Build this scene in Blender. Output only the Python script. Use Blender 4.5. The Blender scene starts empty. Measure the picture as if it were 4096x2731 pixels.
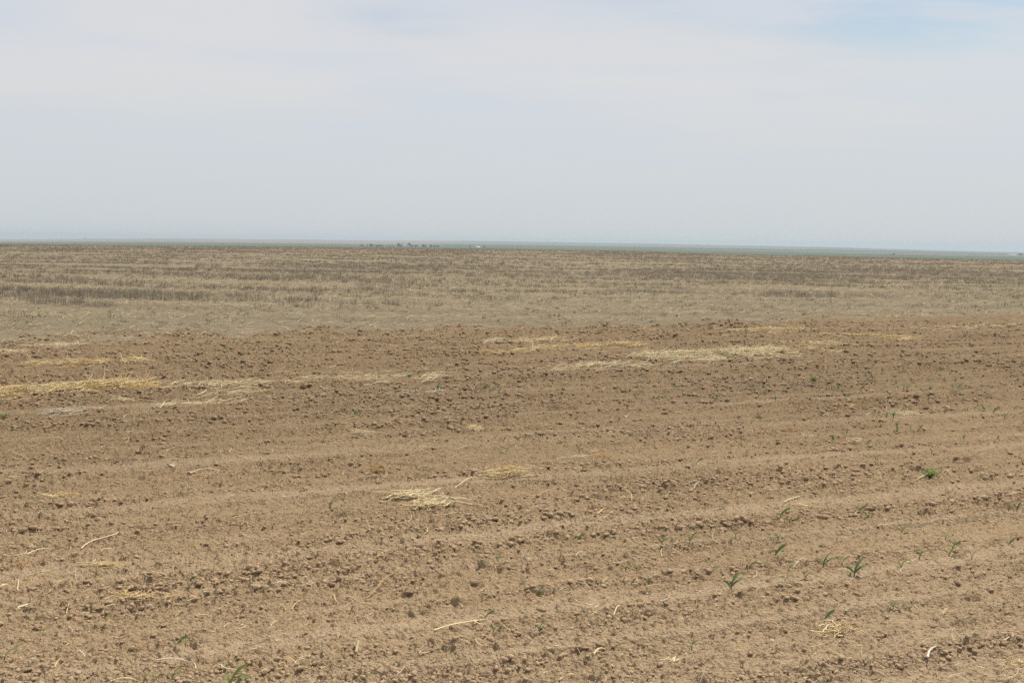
import bpy, math, random
import numpy as np
from mathutils import Vector, Matrix

scene = bpy.context.scene
COL = scene.collection
RNG = np.random.default_rng(11)
random.seed(5)
R = math.radians

# ------------------------------------------------------------------ camera
W, HGT, F = 4096.0, 2731.0, 4400.0
CAMZ = 1.70
PITCH = math.atan(403.5 / F)
ROLL = math.atan(0.012)
cam_data = bpy.data.cameras.new("camera")
cam_data.sensor_width = 36.0
cam_data.lens = F / W * 36.0
cam_data.clip_start = 0.05
cam_data.clip_end = 60000
cam = bpy.data.objects.new("camera", cam_data)
COL.objects.link(cam)
ROT = Matrix.Rotation(math.pi / 2 - PITCH, 3, 'X') @ Matrix.Rotation(ROLL, 3, 'Z')
cam.matrix_world = Matrix.Translation((0, 0, CAMZ)) @ ROT.to_4x4()
scene.camera = cam


def ray(px, py):
    d = ROT @ Vector(((px - W / 2) / F, -(py - HGT / 2) / F, -1.0))
    return d


def ground(px, py, z=0.0):
    """place on the ground seen at a pixel of the photograph"""
    d = ray(px, py)
    t = (z - CAMZ) / d.z
    return (d.x * t, d.y * t)


def resid(px, py):
    """pixels below eye level"""
    return py - (962 + 0.012 * (px - 2048))


# ------------------------------------------------------------------ noise
def _hash(ix, iy, seed):
    h = (ix.astype(np.int64) * 374761393 + iy.astype(np.int64) * 668265263 + seed * 974634777) & 0xFFFFFFFF
    h = ((h ^ (h >> 13)) * 1274126177) & 0xFFFFFFFF
    h = ((h ^ (h >> 16)) * 2246822519) & 0xFFFFFFFF
    return ((h ^ (h >> 15)) & 0xFFFFFF).astype(np.float32) / np.float32(0x1000000)


def vnoise(x, y, seed):
    fx = np.floor(x); fy = np.floor(y)
    ix = fx.astype(np.int64); iy = fy.astype(np.int64)
    tx = (x - fx).astype(np.float32); ty = (y - fy).astype(np.float32)
    out = 0
    sx = tx * tx * tx * (tx * (tx * 6 - 15) + 10); sy = ty * ty * ty * (ty * (ty * 6 - 15) + 10)
    for dx in (0, 1):
        for dy in (0, 1):
            a = _hash(ix + dx, iy + dy, seed) * np.float32(2 * math.pi)
            g = np.cos(a) * (tx - dx) + np.sin(a) * (ty - dy)
            out = out + g * (sx if dx else 1 - sx) * (sy if dy else 1 - sy)
    return out * 1.4


def fbm(x, y, seed, octv=3, gain=0.5):
    s = 0; a = 1.0
    for k in range(octv):
        s = s + a * vnoise(x * 2 ** k + 13.1 * k, y * 2 ** k + 7.7 * k, seed + k)
        a *= gain
    return s


def smooth(a, b, x):
    t = np.clip((x - a) / (b - a), 0, 1)
    return t * t * (3 - 2 * t)


def bumps(x, y, cell, seed, prob, flat=0.75):
    """clods: irregular half buried lumps, at most one per cell"""
    gx = x / cell; gy = y / cell
    ix = np.floor(gx).astype(np.int64); iy = np.floor(gy).astype(np.int64)
    best = np.zeros(x.shape, np.float32)
    for dx in (-1, 0, 1):
        for dy in (-1, 0, 1):
            cx = ix + dx; cy = iy + dy
            h1 = _hash(cx, cy, seed)
            px = cx + 0.15 + 0.7 * _hash(cx, cy, seed + 1) - gx
            py = cy + 0.15 + 0.7 * _hash(cx, cy, seed + 2) - gy
            r = 0.18 + 0.42 * _hash(cx, cy, seed + 3) ** 2
            an = _hash(cx, cy, seed + 4) * 6.2832
            ca, sa = np.cos(an), np.sin(an)
            ux = px * ca + py * sa; uy = (-px * sa + py * ca) * (1.0 + 0.8 * _hash(cx, cy, seed + 5))
            q = 1 - (ux * ux + uy * uy) / (r * r)
            b = np.where((h1 < prob) & (q > 0), np.sqrt(np.clip(q, 0, 1)) * r * flat, 0)
            best = np.maximum(best, b.astype(np.float32))
    return best * cell


# ------------------------------------------------------------------ the lie of the land
ROW = math.atan(11150 / F)                       # tilled rows run this far right of the view axis
RX, RY = math.sin(ROW), math.cos(ROW)
STRIPS = (3.1, 4.5, 5.86, 7.16, 8.5, 9.9, 11.4, 13.2)

_bl = [ground(px, py) for px, py in ((-900, 1415), (0, 1367), (523, 1346), (871, 1335), (1366, 1323), (1947, 1320),
                                      (2180, 1307), (2732, 1303), (3310, 1280), (4096, 1266), (5000, 1240))]
_bx = np.array([p[0] / p[1] for p in _bl]); _by = np.array([p[1] for p in _bl])


def boundary_y(s):
    return np.interp(s, _bx, _by)


_cz = np.array([-1.2, -0.6, -0.465, -0.38, -0.2, 0.0, 0.1, 0.18, 0.3, 0.47, 0.8, 1.2])
_cd = np.array([205, 205, 203, 200, 205, 205, 198, 165, 155, 142, 135, 130.])


def fields(x, y):
    """zone (0 tilled, 1 stubble), smooth strip mask, roughness"""
    s = x / np.maximum(y, 0.5)
    wob = fbm(x * 0.7, y * 0.5, 90, 3) * 1.7 + fbm(x * 4, y * 3, 95, 3) * 1.5
    zone = smooth(-0.6, 0.6, y + wob - boundary_y(s))
    u = -RY * x + RX * y
    v = RX * x + RY * y
    uw = u + 0.10 * vnoise(v * 0.5, u * 0.7, 31) + 0.05 * vnoise(v * 1.6, u * 1.4, 32)
    strip = np.zeros_like(x)
    for k, c in enumerate(STRIPS):
        wd = 0.12 if k % 2 == 0 else 0.08
        strip = np.maximum(strip, np.exp(-((uw - c) / wd) ** 2))
    strip = strip * (0.55 + 0.6 * np.clip(0.5 + vnoise(v * 0.35, u * 0.8, 33), 0, 1))
    near = 1 - smooth(2.6, 4.9, u)               # the bottom corner is smoother, dusty soil
    lines = fbm(v * 0.16, uw * 5.0, 37, 3, 0.6)
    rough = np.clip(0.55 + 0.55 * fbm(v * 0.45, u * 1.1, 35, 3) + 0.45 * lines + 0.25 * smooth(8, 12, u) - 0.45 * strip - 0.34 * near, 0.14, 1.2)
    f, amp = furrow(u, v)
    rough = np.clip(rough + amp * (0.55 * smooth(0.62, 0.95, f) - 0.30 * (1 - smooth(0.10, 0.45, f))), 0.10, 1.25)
    strip = np.maximum(strip, 0.75 * amp * (1 - smooth(0.08, 0.34, f)))
    return zone, strip, rough, u, v


def furrow(u, v):
    """shallow tool passes: where within a pass (0 just past its edge, 1 just before the next) and how strong it is there"""
    uw = u + 0.07 * vnoise(v * 0.35, u * 0.5, 311) + 0.02 * vnoise(v * 1.7, u * 2.0, 312) + 0.010 * vnoise(v * 7, u * 7, 313)
    ph = uw / 0.44 + 0.45 * vnoise(u * 0.0 + 2.2, np.floor(uw / 0.44) * 0.37, 314)
    f = ph - np.floor(ph)
    amp = np.clip(0.35 + 1.1 * fbm(v * 0.11, np.floor(ph) * 3.7, 315, 2), 0, 1)
    return f, amp


def till_lines(u, v):
    uw = u + 0.10 * vnoise(v * 0.5, u * 0.7, 31) + 0.05 * vnoise(v * 1.6, u * 1.4, 32)
    return fbm(v * 0.16, uw * 5.0, 37, 3, 0.6)


def height(x, y, detail=True, with_fields=False):
    x = np.asarray(x, np.float64); y = np.asarray(y, np.float64)
    zone, strip, rough, u, v = fields(x, y)
    s = x / np.maximum(y, 0.5)
    d = np.hypot(x, y)
    till = 1 - zone
    z = 0.012 * fbm(x * 0.6, y * 0.6, 3, 2)
    ph = (u - 4.5) / 1.34 * 2 * math.pi
    z = z + till * (0.012 * np.cos(ph) + 0.016 * strip * vnoise(v * 0.4, u, 8) + 0.008 * till_lines(u, v))
    ff, fa = furrow(u, v)
    z = z + till * 0.020 * fa * (1 - ff) * smooth(0.0, 0.05, ff)
    z = z + zone * 0.05 * fbm(x * 0.12, y * 0.25, 5, 2) * smooth(0, 20, y - boundary_y(s))
    if detail:
        fade = 1 - smooth(34, 60, d)
        z = z + fade * (0.35 + rough) * 0.017 * fbm(x * 2.6, y * 2.6, 10, 3, 0.55)
        z = z + fade * (0.16 + rough) * (1 - 0.5 * zone) * 0.0085 * fbm(x * 9, y * 11, 20, 4, 0.66)
        rdg = 1 - np.abs(vnoise(x * 7 + 0.4 * vnoise(x * 19, y * 19, 66), y * 9, 44)) * 2.2
        z = z + fade * rough * (1 - 0.6 * zone) * 0.007 * np.clip(rdg, 0, 1) ** 2
        rr = rough * (1 - 0.55 * zone)
        wx = x + 0.012 * vnoise(x * 30, y * 30, 61); wy = y + 0.012 * vnoise(x * 30, y * 30, 62)
        # broken crust: flat topped crumbs with ragged steep edges, at three sizes
        for fq, hh, sd_, off in ((7.5, 0.008, 510, 0.56), (18.0, 0.0075, 530, 0.38), (38.0, 0.0055, 550, 0.22)):
            p = fbm(wx * fq, wy * fq * 1.3, sd_, 3, 0.6)
            th = off + 0.26 - 0.46 * np.clip(rr, 0, 1.1)
            z = z + fade * hh * smooth(th, th + 0.14, p) * (0.6 + 0.7 * np.clip(p, 0, 1))
        # dark little pits and gaps between the crumbs
        for fq, hh, sd_, off in ((26.0, 0.014, 630, 0.52),):
            p = fbm(wx * fq, wy * fq * 1.2, sd_, 2, 0.6)
            th = off - 0.30 * np.clip(rr, 0, 1.1)
            z = z - fade * hh * smooth(th, th + 0.20, p) * (1 - 0.6 * zone)
        b = bumps(wx, wy, 0.030, 101, 0.60 * np.clip(rr, 0, 1), 0.85)
        b = np.maximum(b, bumps(wx + 3.3, wy + 1.7, 0.095, 121, 0.10 * np.clip(rr - 0.05, 0, 1), 0.6))
        b = np.maximum(b, bumps(wx + 5.3, wy + 9.7, 0.19, 141, 0.04 * np.clip(rr - 0.35, 0, 1), 0.45))
        z = z + fade * b
    # the field rolls off beyond its crest
    dc = np.interp(s, _cz, _cd)
    e = np.maximum(0, d - dc)
    z = z - 0.0016 * e * e
    if with_fields:
        return z, zone, strip, rough
    return z


# ------------------------------------------------------------------ helpers
def mesh_arrays(name, V, Fc, smooth_shade=False):
    me = bpy.data.meshes.new(name)
    V = np.ascontiguousarray(V, np.float32); Fc = np.ascontiguousarray(Fc, np.int32)
    n, k = Fc.shape
    me.vertices.add(len(V)); me.vertices.foreach_set("co", V.ravel())
    me.loops.add(n * k); me.loops.foreach_set("vertex_index", Fc.ravel())
    me.polygons.add(n)
    me.polygons.foreach_set("loop_start", np.arange(0, n * k, k, dtype=np.int32))
    me.polygons.foreach_set("loop_total", np.full(n, k, np.int32))
    if smooth_shade:
        me.polygons.foreach_set("use_smooth", np.ones(n, bool))
    me.update(calc_edges=True)
    return me


def attr(me, name, data, kind='FLOAT'):
    if kind == 'FLOAT':
        a = me.attributes.new(name, 'FLOAT', 'POINT'); a.data.foreach_set("value", np.ascontiguousarray(data, np.float32))
    else:
        a = me.attributes.new(name, 'FLOAT_COLOR', 'POINT')
        c = np.ones((len(data), 4), np.float32); c[:, :3] = data
        a.data.foreach_set("color", c.ravel())


def link(name, me, mat=None, parent=None, loc=None):
    o = bpy.data.objects.new(name, me)
    COL.objects.link(o)
    if mat is not None and me is not None:
        if not me.materials:
            me.materials.append(mat)
    if parent is not None:
        o.parent = parent
    if loc is not None:
        o.location = loc
    return o


def tag(o, label=None, cat=None, group=None, kind=None):
    if label: o['label'] = label
    if cat: o['category'] = cat
    if group: o['group'] = group
    if kind: o['kind'] = kind
    return o


# ------------------------------------------------------------------ materials
def new_mat(name):
    m = bpy.data.materials.new(name); m.use_nodes = True
    nt = m.node_tree
    b = nt.nodes["Principled BSDF"]
    b.inputs["Roughness"].default_value = 0.95
    b.inputs["Specular IOR Level"].default_value = 0.15
    return m, nt, b


def N(nt, t, **kw):
    n = nt.nodes.new(t)
    for k, v in kw.items():
        setattr(n, k, v)
    return n


def noise(nt, vec, scale, detail=4, rough=0.6):
    n = N(nt, "ShaderNodeTexNoise")
    n.inputs["Scale"].default_value = scale; n.inputs["Detail"].default_value = detail; n.inputs["Roughness"].default_value = rough
    nt.links.new(vec, n.inputs["Vector"])
    return n.outputs["Fac"]


def ramp(nt, fac, stops):
    r = N(nt, "ShaderNodeValToRGB")
    while len(r.color_ramp.elements) < len(stops):
        r.color_ramp.elements.new(0.5)
    for e, (p, c) in zip(r.color_ramp.elements, stops):
        e.position = p
        e.color = (c[0], c[1], c[2], 1) if not isinstance(c, (int, float)) else (c, c, c, 1)
    nt.links.new(fac, r.inputs["Fac"])
    return r.outputs["Color"]


def mix(nt, fac, a, b, mode='MIX'):
    m = N(nt, "ShaderNodeMix", data_type='RGBA', blend_type=mode)
    for sock, v in ((m.inputs[0], fac), (m.inputs[6], a), (m.inputs[7], b)):
        if hasattr(v, 'is_output'):
            nt.links.new(v, sock)
        elif isinstance(v, (int, float)):
            sock.default_value = v
        else:
            sock.default_value = (*v, 1)
    return m.outputs[2]


def math_(nt, op, a, b=None, clamp=False):
    m = N(nt, "ShaderNodeMath", operation=op); m.use_clamp = clamp
    for i, v in enumerate((a, b)):
        if v is None: continue
        if hasattr(v, 'is_output'): nt.links.new(v, m.inputs[i])
        else: m.inputs[i].default_value = v
    return m.outputs[0]


def mapping(nt, vec, rot=0, scale=(1, 1, 1)):
    m = N(nt, "ShaderNodeMapping")
    m.inputs["Rotation"].default_value = (0, 0, rot); m.inputs["Scale"].default_value = scale
    nt.links.new(vec, m.inputs["Vector"])
    return m.outputs[0]


# soil and stubble ground
M_GROUND, nt, b = new_mat("field_soil")
tc = N(nt, "ShaderNodeTexCoord").outputs["Object"]
zoneA = N(nt, "ShaderNodeAttribute", attribute_name="zone").outputs["Fac"]
stripA = N(nt, "ShaderNodeAttribute", attribute_name="strip").outputs["Fac"]
roughA = N(nt, "ShaderNodeAttribute", attribute_name="rough").outputs["Fac"]
n1 = noise(nt, tc, 1.1, 5); n2 = noise(nt, tc, 14, 6, 0.7); n3 = noise(nt, tc, 130, 4, 0.7)
soil = ramp(nt, n2, [(0.28, (0.242, 0.159, 0.089)), (0.5, (0.283, 0.191, 0.109)), (0.75, (0.325, 0.224, 0.132))])
soil = mix(nt, ramp(nt, n1, [(0.35, 0.0), (0.7, 0.5)]), soil, (0.310, 0.212, 0.125))
crust = mix(nt, n3, (0.310, 0.216, 0.130), (0.393, 0.283, 0.182))
soil = mix(nt, math_(nt, 'MULTIPLY', stripA, 0.70, True), soil, crust)
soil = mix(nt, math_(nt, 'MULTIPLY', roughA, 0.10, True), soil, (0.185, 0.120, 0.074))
moistA = N(nt, "ShaderNodeAttribute", attribute_name="moist").outputs["Fac"]
soil = mix(nt, moistA, soil, mix(nt, 1.0, soil, (0.71, 0.705, 0.695), 'MULTIPLY'))
vor = N(nt, "ShaderNodeTexVoronoi"); vor.inputs["Scale"].default_value = 55
nt.links.new(mapping(nt, tc, ROW, (1, 2.2, 1)), vor.inputs["Vector"])
sepc = N(nt, "ShaderNodeSeparateColor"); nt.links.new(vor.outputs["Color"], sepc.inputs[0])
chaff = math_(nt, 'MULTIPLY', math_(nt, 'LESS_THAN', vor.outputs["Distance"], 0.17), math_(nt, 'GREATER_THAN', sepc.outputs[0], 0.86))
soil = mix(nt, math_(nt, 'MULTIPLY', chaff, 0.55), soil, (0.52, 0.45, 0.33))
sv = mapping(nt, tc, R(-67 + 90), (0.10, 1.1, 1))
sn = noise(nt, sv, 0.55, 5, 0.62)
sv2 = mapping(nt, tc, R(-67 + 90), (0.55, 2.0, 1))
sn2 = noise(nt, sv2, 1.6, 6, 0.7)
stub = ramp(nt, sn2, [(0.3, (0.175, 0.136, 0.088)), (0.5, (0.250, 0.200, 0.130)), (0.72, (0.365, 0.300, 0.20))])
stub = mix(nt, ramp(nt, sn, [(0.42, 0.0), (0.62, 0.75)]), stub, (0.195, 0.157, 0.106))
gn = noise(nt, tc, 0.35, 6, 0.75)
stub = mix(nt, ramp(nt, gn, [(0.56, 0.0), (0.68, 0.30)]), stub, (0.13, 0.14, 0.06))
soil = mix(nt, 1.0, soil, (1.215, 1.27, 1.295), 'MULTIPLY')
mott = noise(nt, tc, 26, 7, 0.75)
soil = mix(nt, 1.0, soil, ramp(nt, mott, [(0.30, (0.80, 0.78, 0.76)), (0.52, (1.0, 1.0, 1.0)), (0.72, (1.14, 1.14, 1.15))]), 'MULTIPLY')
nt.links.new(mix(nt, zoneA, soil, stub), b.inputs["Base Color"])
bmp = N(nt, "ShaderNodeBump"); bmp.inputs["Strength"].default_value = 1.0; bmp.inputs["Distance"].default_value = 0.020
n4 = noise(nt, tc, 38, 5, 0.72)
v1 = N(nt, "ShaderNodeTexVoronoi"); v1.inputs["Scale"].default_value = 62; nt.links.new(tc, v1.inputs["Vector"])
v2 = N(nt, "ShaderNodeTexVoronoi"); v2.inputs["Scale"].default_value = 150; nt.links.new(tc, v2.inputs["Vector"])
hb = math_(nt, 'ADD', math_(nt, 'MULTIPLY', n4, 0.7), math_(nt, 'MULTIPLY', n3, 0.22))
hb = math_(nt, 'SUBTRACT', hb, math_(nt, 'ADD', math_(nt, 'MULTIPLY', v1.outputs["Distance"], 0.55), math_(nt, 'MULTIPLY', v2.outputs["Distance"], 0.25)))
nt.links.new(hb, bmp.inputs["Height"]); nt.links.new(bmp.outputs[0], b.inputs["Normal"])
b.inputs["Specular IOR Level"].default_value = 0.05; b.inputs["Roughness"].default_value = 1

# clods
M_CLOD, nt, b = new_mat("dry_clod")
tc = N(nt, "ShaderNodeTexCoord").outputs["Object"]
c = ramp(nt, noise(nt, tc, 30, 5, 0.7), [(0.3, (0.336, 0.232, 0.139)), (0.7, (0.470, 0.336, 0.206))])
gp = N(nt, "ShaderNodeSeparateXYZ"); nt.links.new(N(nt, "ShaderNodeNewGeometry").outputs["Position"], gp.inputs[0])
uu_ = math_(nt, 'ADD', math_(nt, 'MULTIPLY', gp.outputs[0], -RY), math_(nt, 'MULTIPLY', gp.outputs[1], RX))
damp = ramp(nt, math_(nt, 'MULTIPLY', uu_, 1 / 20.0), [(4.6 / 20, 0.0), (11.0 / 20, 1.0)])
c = mix(nt, damp, c, mix(nt, 1.0, c, (0.71, 0.705, 0.695), 'MULTIPLY'))
nt.links.new(c, b.inputs["Base Color"])
bmp = N(nt, "ShaderNodeBump"); bmp.inputs["Strength"].default_value = 0.8; bmp.inputs["Distance"].default_value = 0.006
nt.links.new(noise(nt, tc, 160, 4, 0.7), bmp.inputs["Height"]); nt.links.new(bmp.outputs[0], b.inputs["Normal"])
M_STONE, nt, b = new_mat("pale_stone")
tc = N(nt, "ShaderNodeTexCoord").outputs["Object"]
nt.links.new(ramp(nt, noise(nt, tc, 40, 5, 0.7), [(0.3, (0.30, 0.225, 0.15)), (0.7, (0.42, 0.33, 0.24))]), b.inputs["Base Color"])


def tinted(name, rough=0.7, trans=0.0):
    m, nt, b = new_mat(name)
    a = N(nt, "ShaderNodeAttribute", attribute_name="tint").outputs["Color"]
    tc = N(nt, "ShaderNodeTexCoord").outputs["Object"]
    n = noise(nt, tc, 60, 3)
    nt.links.new(mix(nt, 1.0, a, ramp(nt, n, [(0.3, 0.78), (0.7, 1.0)]), 'MULTIPLY'), b.inputs["Base Color"])
    b.inputs["Roughness"].default_value = rough
    return m


M_STRAW = tinted("dry_straw", 0.6)


def translucent(m, f):
    t = m.node_tree
    pb = t.nodes["Principled BSDF"]; tr = N(t, "ShaderNodeBsdfTranslucent"); ms = N(t, "ShaderNodeMixShader"); ms.inputs[0].default_value = f
    t.links.new(pb.inputs["Base Color"].links[0].from_socket, tr.inputs["Color"])
    t.links.new(pb.outputs[0], ms.inputs[1]); t.links.new(tr.outputs[0], ms.inputs[2])
    t.links.new(ms.outputs[0], t.nodes["Material Output"].inputs["Surface"])


M_STUB = tinted("weathered_stubble", 0.9)
M_LEAF = tinted("seedling_leaf", 0.5)
translucent(M_LEAF, 0.45); translucent(M_STUB, 0.35)
M_LEAF.node_tree.nodes["Principled BSDF"].inputs["Specular IOR Level"].default_value = 0.08


def flat_mat(name, col, var=0.25, scale=3.0, rough=0.9):
    m, nt, b = new_mat(name)
    tc = N(nt, "ShaderNodeTexCoord").outputs["Object"]
    n = noise(nt, tc, scale, 4)
    lo = tuple(v * (1 - var) for v in col); hi = tuple(min(1, v * (1 + var)) for v in col)
    nt.links.new(ramp(nt, n, [(0.3, lo), (0.7, hi)]), b.inputs["Base Color"])
    b.inputs["Roughness"].default_value = rough
    return m


M_FOLIAGE = flat_mat("tree_foliage", (0.022, 0.036, 0.022), 0.4, 1.0)
M_BARK = flat_mat("tree_bark", (0.10, 0.075, 0.05), 0.3)
M_WHITE = flat_mat("white_paint", (0.60, 0.60, 0.59), 0.05)
M_ROOFG = flat_mat("grey_roof", (0.22, 0.22, 0.23), 0.1)
M_ROOFR = flat_mat("red_brown_roof", (0.24, 0.11, 0.08), 0.1)
M_CREAM = flat_mat("cream_wall", (0.58, 0.53, 0.44), 0.05)
M_STEEL = flat_mat("galvanised_steel", (0.55, 0.56, 0.57), 0.08)
M_DARK = flat_mat("dark_opening", (0.03, 0.03, 0.035), 0.1)

# ------------------------------------------------------------------ tilled field: one sheet
def build_field():
    ys = []
    y = 2.9
    while y < 46:
        ys.append(y)
        y += 0.0052 * (max(y, 3.6) / 4.0) ** 1.2
    while y < 420:
        ys.append(y); y *= 1.012
    ys = np.array(ys)
    inner = np.linspace(-0.5, 0.5, 1300)
    g = 0.5 + np.cumsum(np.linspace(0.0012, 0.03, 26))
    s = np.concatenate([-g[::-1], inner, g])
    Y, S = np.meshgrid(ys, s, indexing='ij')
    X = S * (Y + 1.3)
    Z, zone, strip, rough = height(X.ravel(), Y.ravel(), True, True)
    V = np.stack([X.ravel(), Y.ravel(), Z], 1)
    nr, nc = Y.shape
    i = np.arange(nr * nc).reshape(nr, nc)
    Fc = np.stack([i[:-1, :-1].ravel(), i[:-1, 1:].ravel(), i[1:, 1:].ravel(), i[1:, :-1].ravel()], 1)
    u_ = -RY * V[:, 0] + RX * V[:, 1]
    moist = smooth(4.6, 11.0, u_ + 0.9 * fbm(V[:, 0] * 0.5, V[:, 1] * 0.5, 701, 3))
    strip = np.maximum(strip, 0.85 * (1 - smooth(2.6, 5.2, u_ + 0.4 * fbm(V[:, 0] * 0.8, V[:, 1] * 0.8, 711, 3))))
    me = mesh_arrays("field_ground", V, Fc, False)
    attr(me, "moist", moist)
    attr(me, "zone", zone); attr(me, "strip", strip); attr(me, "rough", np.clip(rough, 0, 1) * (1 - zone))
    o = link("field_ground", me, M_GROUND)
    tag(o, "brown tilled soil with rough crumbly rows giving way to stubble ground", "ground", kind='structure')
    print("field verts", len(V))


build_field()

# the same soil going on round and behind the camera
xs = np.linspace(-140, 140, 57); ysb = np.linspace(-90, 90, 37)
X, Y = np.meshgrid(xs, ysb); Zb = np.full(X.size, -0.16)
i = np.arange(X.size).reshape(X.shape)
Fc = np.stack([i[:-1, :-1].ravel(), i[:-1, 1:].ravel(), i[1:, 1:].ravel(), i[1:, :-1].ravel()], 1)
me = mesh_arrays("surrounding_ground", np.stack([X.ravel(), Y.ravel(), Zb], 1), Fc)
attr(me, "zone", np.zeros(X.size)); attr(me, "strip", np.zeros(X.size)); attr(me, "rough", np.full(X.size, 0.4))
tag(link("surrounding_ground", me, M_GROUND), "bare soil of the same field around the camera", "ground", kind='structure')

# ------------------------------------------------------------------ far hills
_hx = [(-1200, 985), (0, 956), (340, 953.5), (700, 953), (1300, 959), (1700, 961.5), (2050, 966), (2450, 972), (2800, 979), (3300, 988), (4096, 1007), (5400, 1045)]
_hs = np.array([(p[0] - 2048) / F for p in _hx]); _hr = np.array([resid(*p) for p in _hx])


def hill_z(x, y):
    d = np.hypot(x, y); s = x / np.maximum(y, 1)
    top = np.interp(s, _hs, _hr) + 1.1 * vnoise(s * 9, s * 0 + 2.2, 71) + 0.5 * vnoise(s * 30, s * 0 + 2.2, 72)
    ld = np.log(np.maximum(d, 300))
    t = np.clip((ld - math.log(3400)) / (math.log(14000) - math.log(3400)), 0, 1)
    base = 40 + 6 * smooth(0.1, 0.5, s)
    res = base + (top - base) * (t ** 0.8)
    z = CAMZ - d * res / F
    z0 = CAMZ - 3400 * base / F
    z = np.where(d < 3400, z0, z)
    return np.where(d > 14000, z - (d - 14000) * 0.012, z) + 1.0 * vnoise(x * 0.001, y * 0.002, 77) * (d < 12000)


sa = np.linspace(-1.1, 1.1, 300); da = np.geomspace(230, 18000, 300)
D, S = np.meshgrid(da, sa, indexing='ij')
Y = D / np.sqrt(1 + S * S); X = Y * S
Z = hill_z(X.ravel(), Y.ravel())
i = np.arange(X.size).reshape(X.shape)
Fc = np.stack([i[:-1, :-1].ravel(), i[:-1, 1:].ravel(), i[1:, 1:].ravel(), i[1:, :-1].ravel()], 1)
me = mesh_arrays("hills", np.stack([X.ravel(), Y.ravel(), Z], 1), Fc, True)
M_HILL, nt, b = new_mat("far_fields")
tc = N(nt, "ShaderNodeTexCoord").outputs["Object"]
va = mapping(nt, tc, R(4), (1 / 5200, 1 / 1700, 0))
vor = N(nt, "ShaderNodeTexVoronoi"); vor.inputs["Scale"].default_value = 1.0; vor.inputs["Randomness"].default_value = 0.85
nt.links.new(va, vor.inputs["Vector"])
sp = N(nt, "ShaderNodeSeparateColor"); nt.links.new(vor.outputs["Color"], sp.inputs[0])
crop = ramp(nt, sp.outputs[0], [(0.0, (0.065, 0.088, 0.055)), (0.45, (0.095, 0.118, 0.07)), (0.6, (0.24, 0.175, 0.125)), (0.75, (0.06, 0.09, 0.05)), (0.88, (0.30, 0.22, 0.165))])
for e in nt.nodes:
    if e.type == 'VALTORGB': e.color_ramp.interpolation = 'CONSTANT'
fallow = mix(nt, noise(nt, mapping(nt, tc, 0, (1 / 1400, 1 / 400, 0)), 1.0, 3), (0.20, 0.135, 0.11), (0.30, 0.215, 0.17))
sxy = N(nt, "ShaderNodeSeparateXYZ"); nt.links.new(tc, sxy.inputs[0])
west = math_(nt, 'ADD', math_(nt, 'MULTIPLY', sxy.outputs[0], -1 / 1800.0), math_(nt, 'MULTIPLY', noise(nt, mapping(nt, tc, 0, (1 / 3000, 1 / 1000, 0)), 1.0, 3), 1.2))
west = math_(nt, 'MULTIPLY', ramp(nt, west, [(0.9, 0.0), (0.96, 1.0)]), ramp(nt, math_(nt, 'MULTIPLY', sxy.outputs[1], 1 / 12000.0), [(0.50, 0.0), (0.56, 1.0)]))
crop = mix(nt, math_(nt, 'MULTIPLY', west, 0.9), crop, fallow)
crop = mix(nt, 0.25, crop, mix(nt, noise(nt, mapping(nt, tc, 0, (1 / 1800, 1 / 520, 0)), 1.0, 4), (0.05, 0.085, 0.05), (0.24, 0.19, 0.14)))
nt.links.new(crop, b.inputs["Base Color"]); b.inputs["Specular IOR Level"].default_value = 0; b.inputs["Roughness"].default_value = 1
tag(link("hills", me, M_HILL), "low hazy hills with green and tan fields on the horizon", "hills", kind='structure')

# ------------------------------------------------------------------ stalk meshes
def stalks(P, dirs, L, rad, rise, tint, seg=4, bend=0.25, rng=RNG, sides=3, taper=0.5, kink=0.0):
    """many thin stalks: P base points (n,3), dirs unit (n,3), L lengths, rad radii, rise = curvature upward/downward"""
    n = len(P)
    t = np.linspace(0, 1, seg + 1)
    side = np.cross(dirs, np.array([0, 0, 1.0])); nn = np.linalg.norm(side, axis=1, keepdims=True)
    side = np.where(nn > 1e-4, side / np.maximum(nn, 1e-6), np.array([1.0, 0, 0]))
    up = np.cross(side, dirs)
    bs = rng.normal(0, bend, n); kk = rng.normal(0, kink, (n, seg + 1)) if kink else np.zeros((n, seg + 1))
    C = P[:, None, :] + dirs[:, None, :] * (L[:, None] * t)[..., None]
    C = C + side[:, None, :] * ((bs[:, None] * t * (1 - t) * 2 + kk * 0.1) * L[:, None])[..., None]
    C = C + np.array([0, 0, 1.0]) * ((rise[:, None] * t * t) * L[:, None])[..., None]
    rr = rad[:, None] * (1 - (1 - taper) * t)
    vs = []
    for k in range(sides):
        a = 2 * math.pi * k / sides
        vs.append(C + side[:, None, :] * (math.cos(a) * rr)[..., None] + up[:, None, :] * (math.sin(a) * rr)[..., None])
    V = np.stack(vs, 2)                                     # n, seg+1, sides, 3
    idx = np.arange(n * (seg + 1) * sides).reshape(n, seg + 1, sides)
    q = []
    for k in range(sides):
        k2 = (k + 1) % sides
        q.append(np.stack([idx[:, :-1, k], idx[:, :-1, k2], idx[:, 1:, k2], idx[:, 1:, k]], -1).reshape(-1, 4))
    T = np.repeat(tint, (seg + 1) * sides, axis=0)
    return V.reshape(-1, 3), np.concatenate(q), T


def join_arrays(parts):
    Vs, Fs, Ts, off = [], [], [], 0
    for V, Fc, T in parts:
        Vs.append(V); Fs.append(Fc + off); Ts.append(T); off += len(V)
    return np.concatenate(Vs), np.concatenate(Fs), np.concatenate(Ts)


def tinted_obj(name, V, Fc, T, mat, origin=None, smooth_shade=True):
    if origin is not None:
        V = V - np.array(origin)
    me = mesh_arrays(name, V, Fc, smooth_shade)
    attr(me, "tint", T, 'COLOR')
    return link(name, me, mat, loc=origin)


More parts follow.
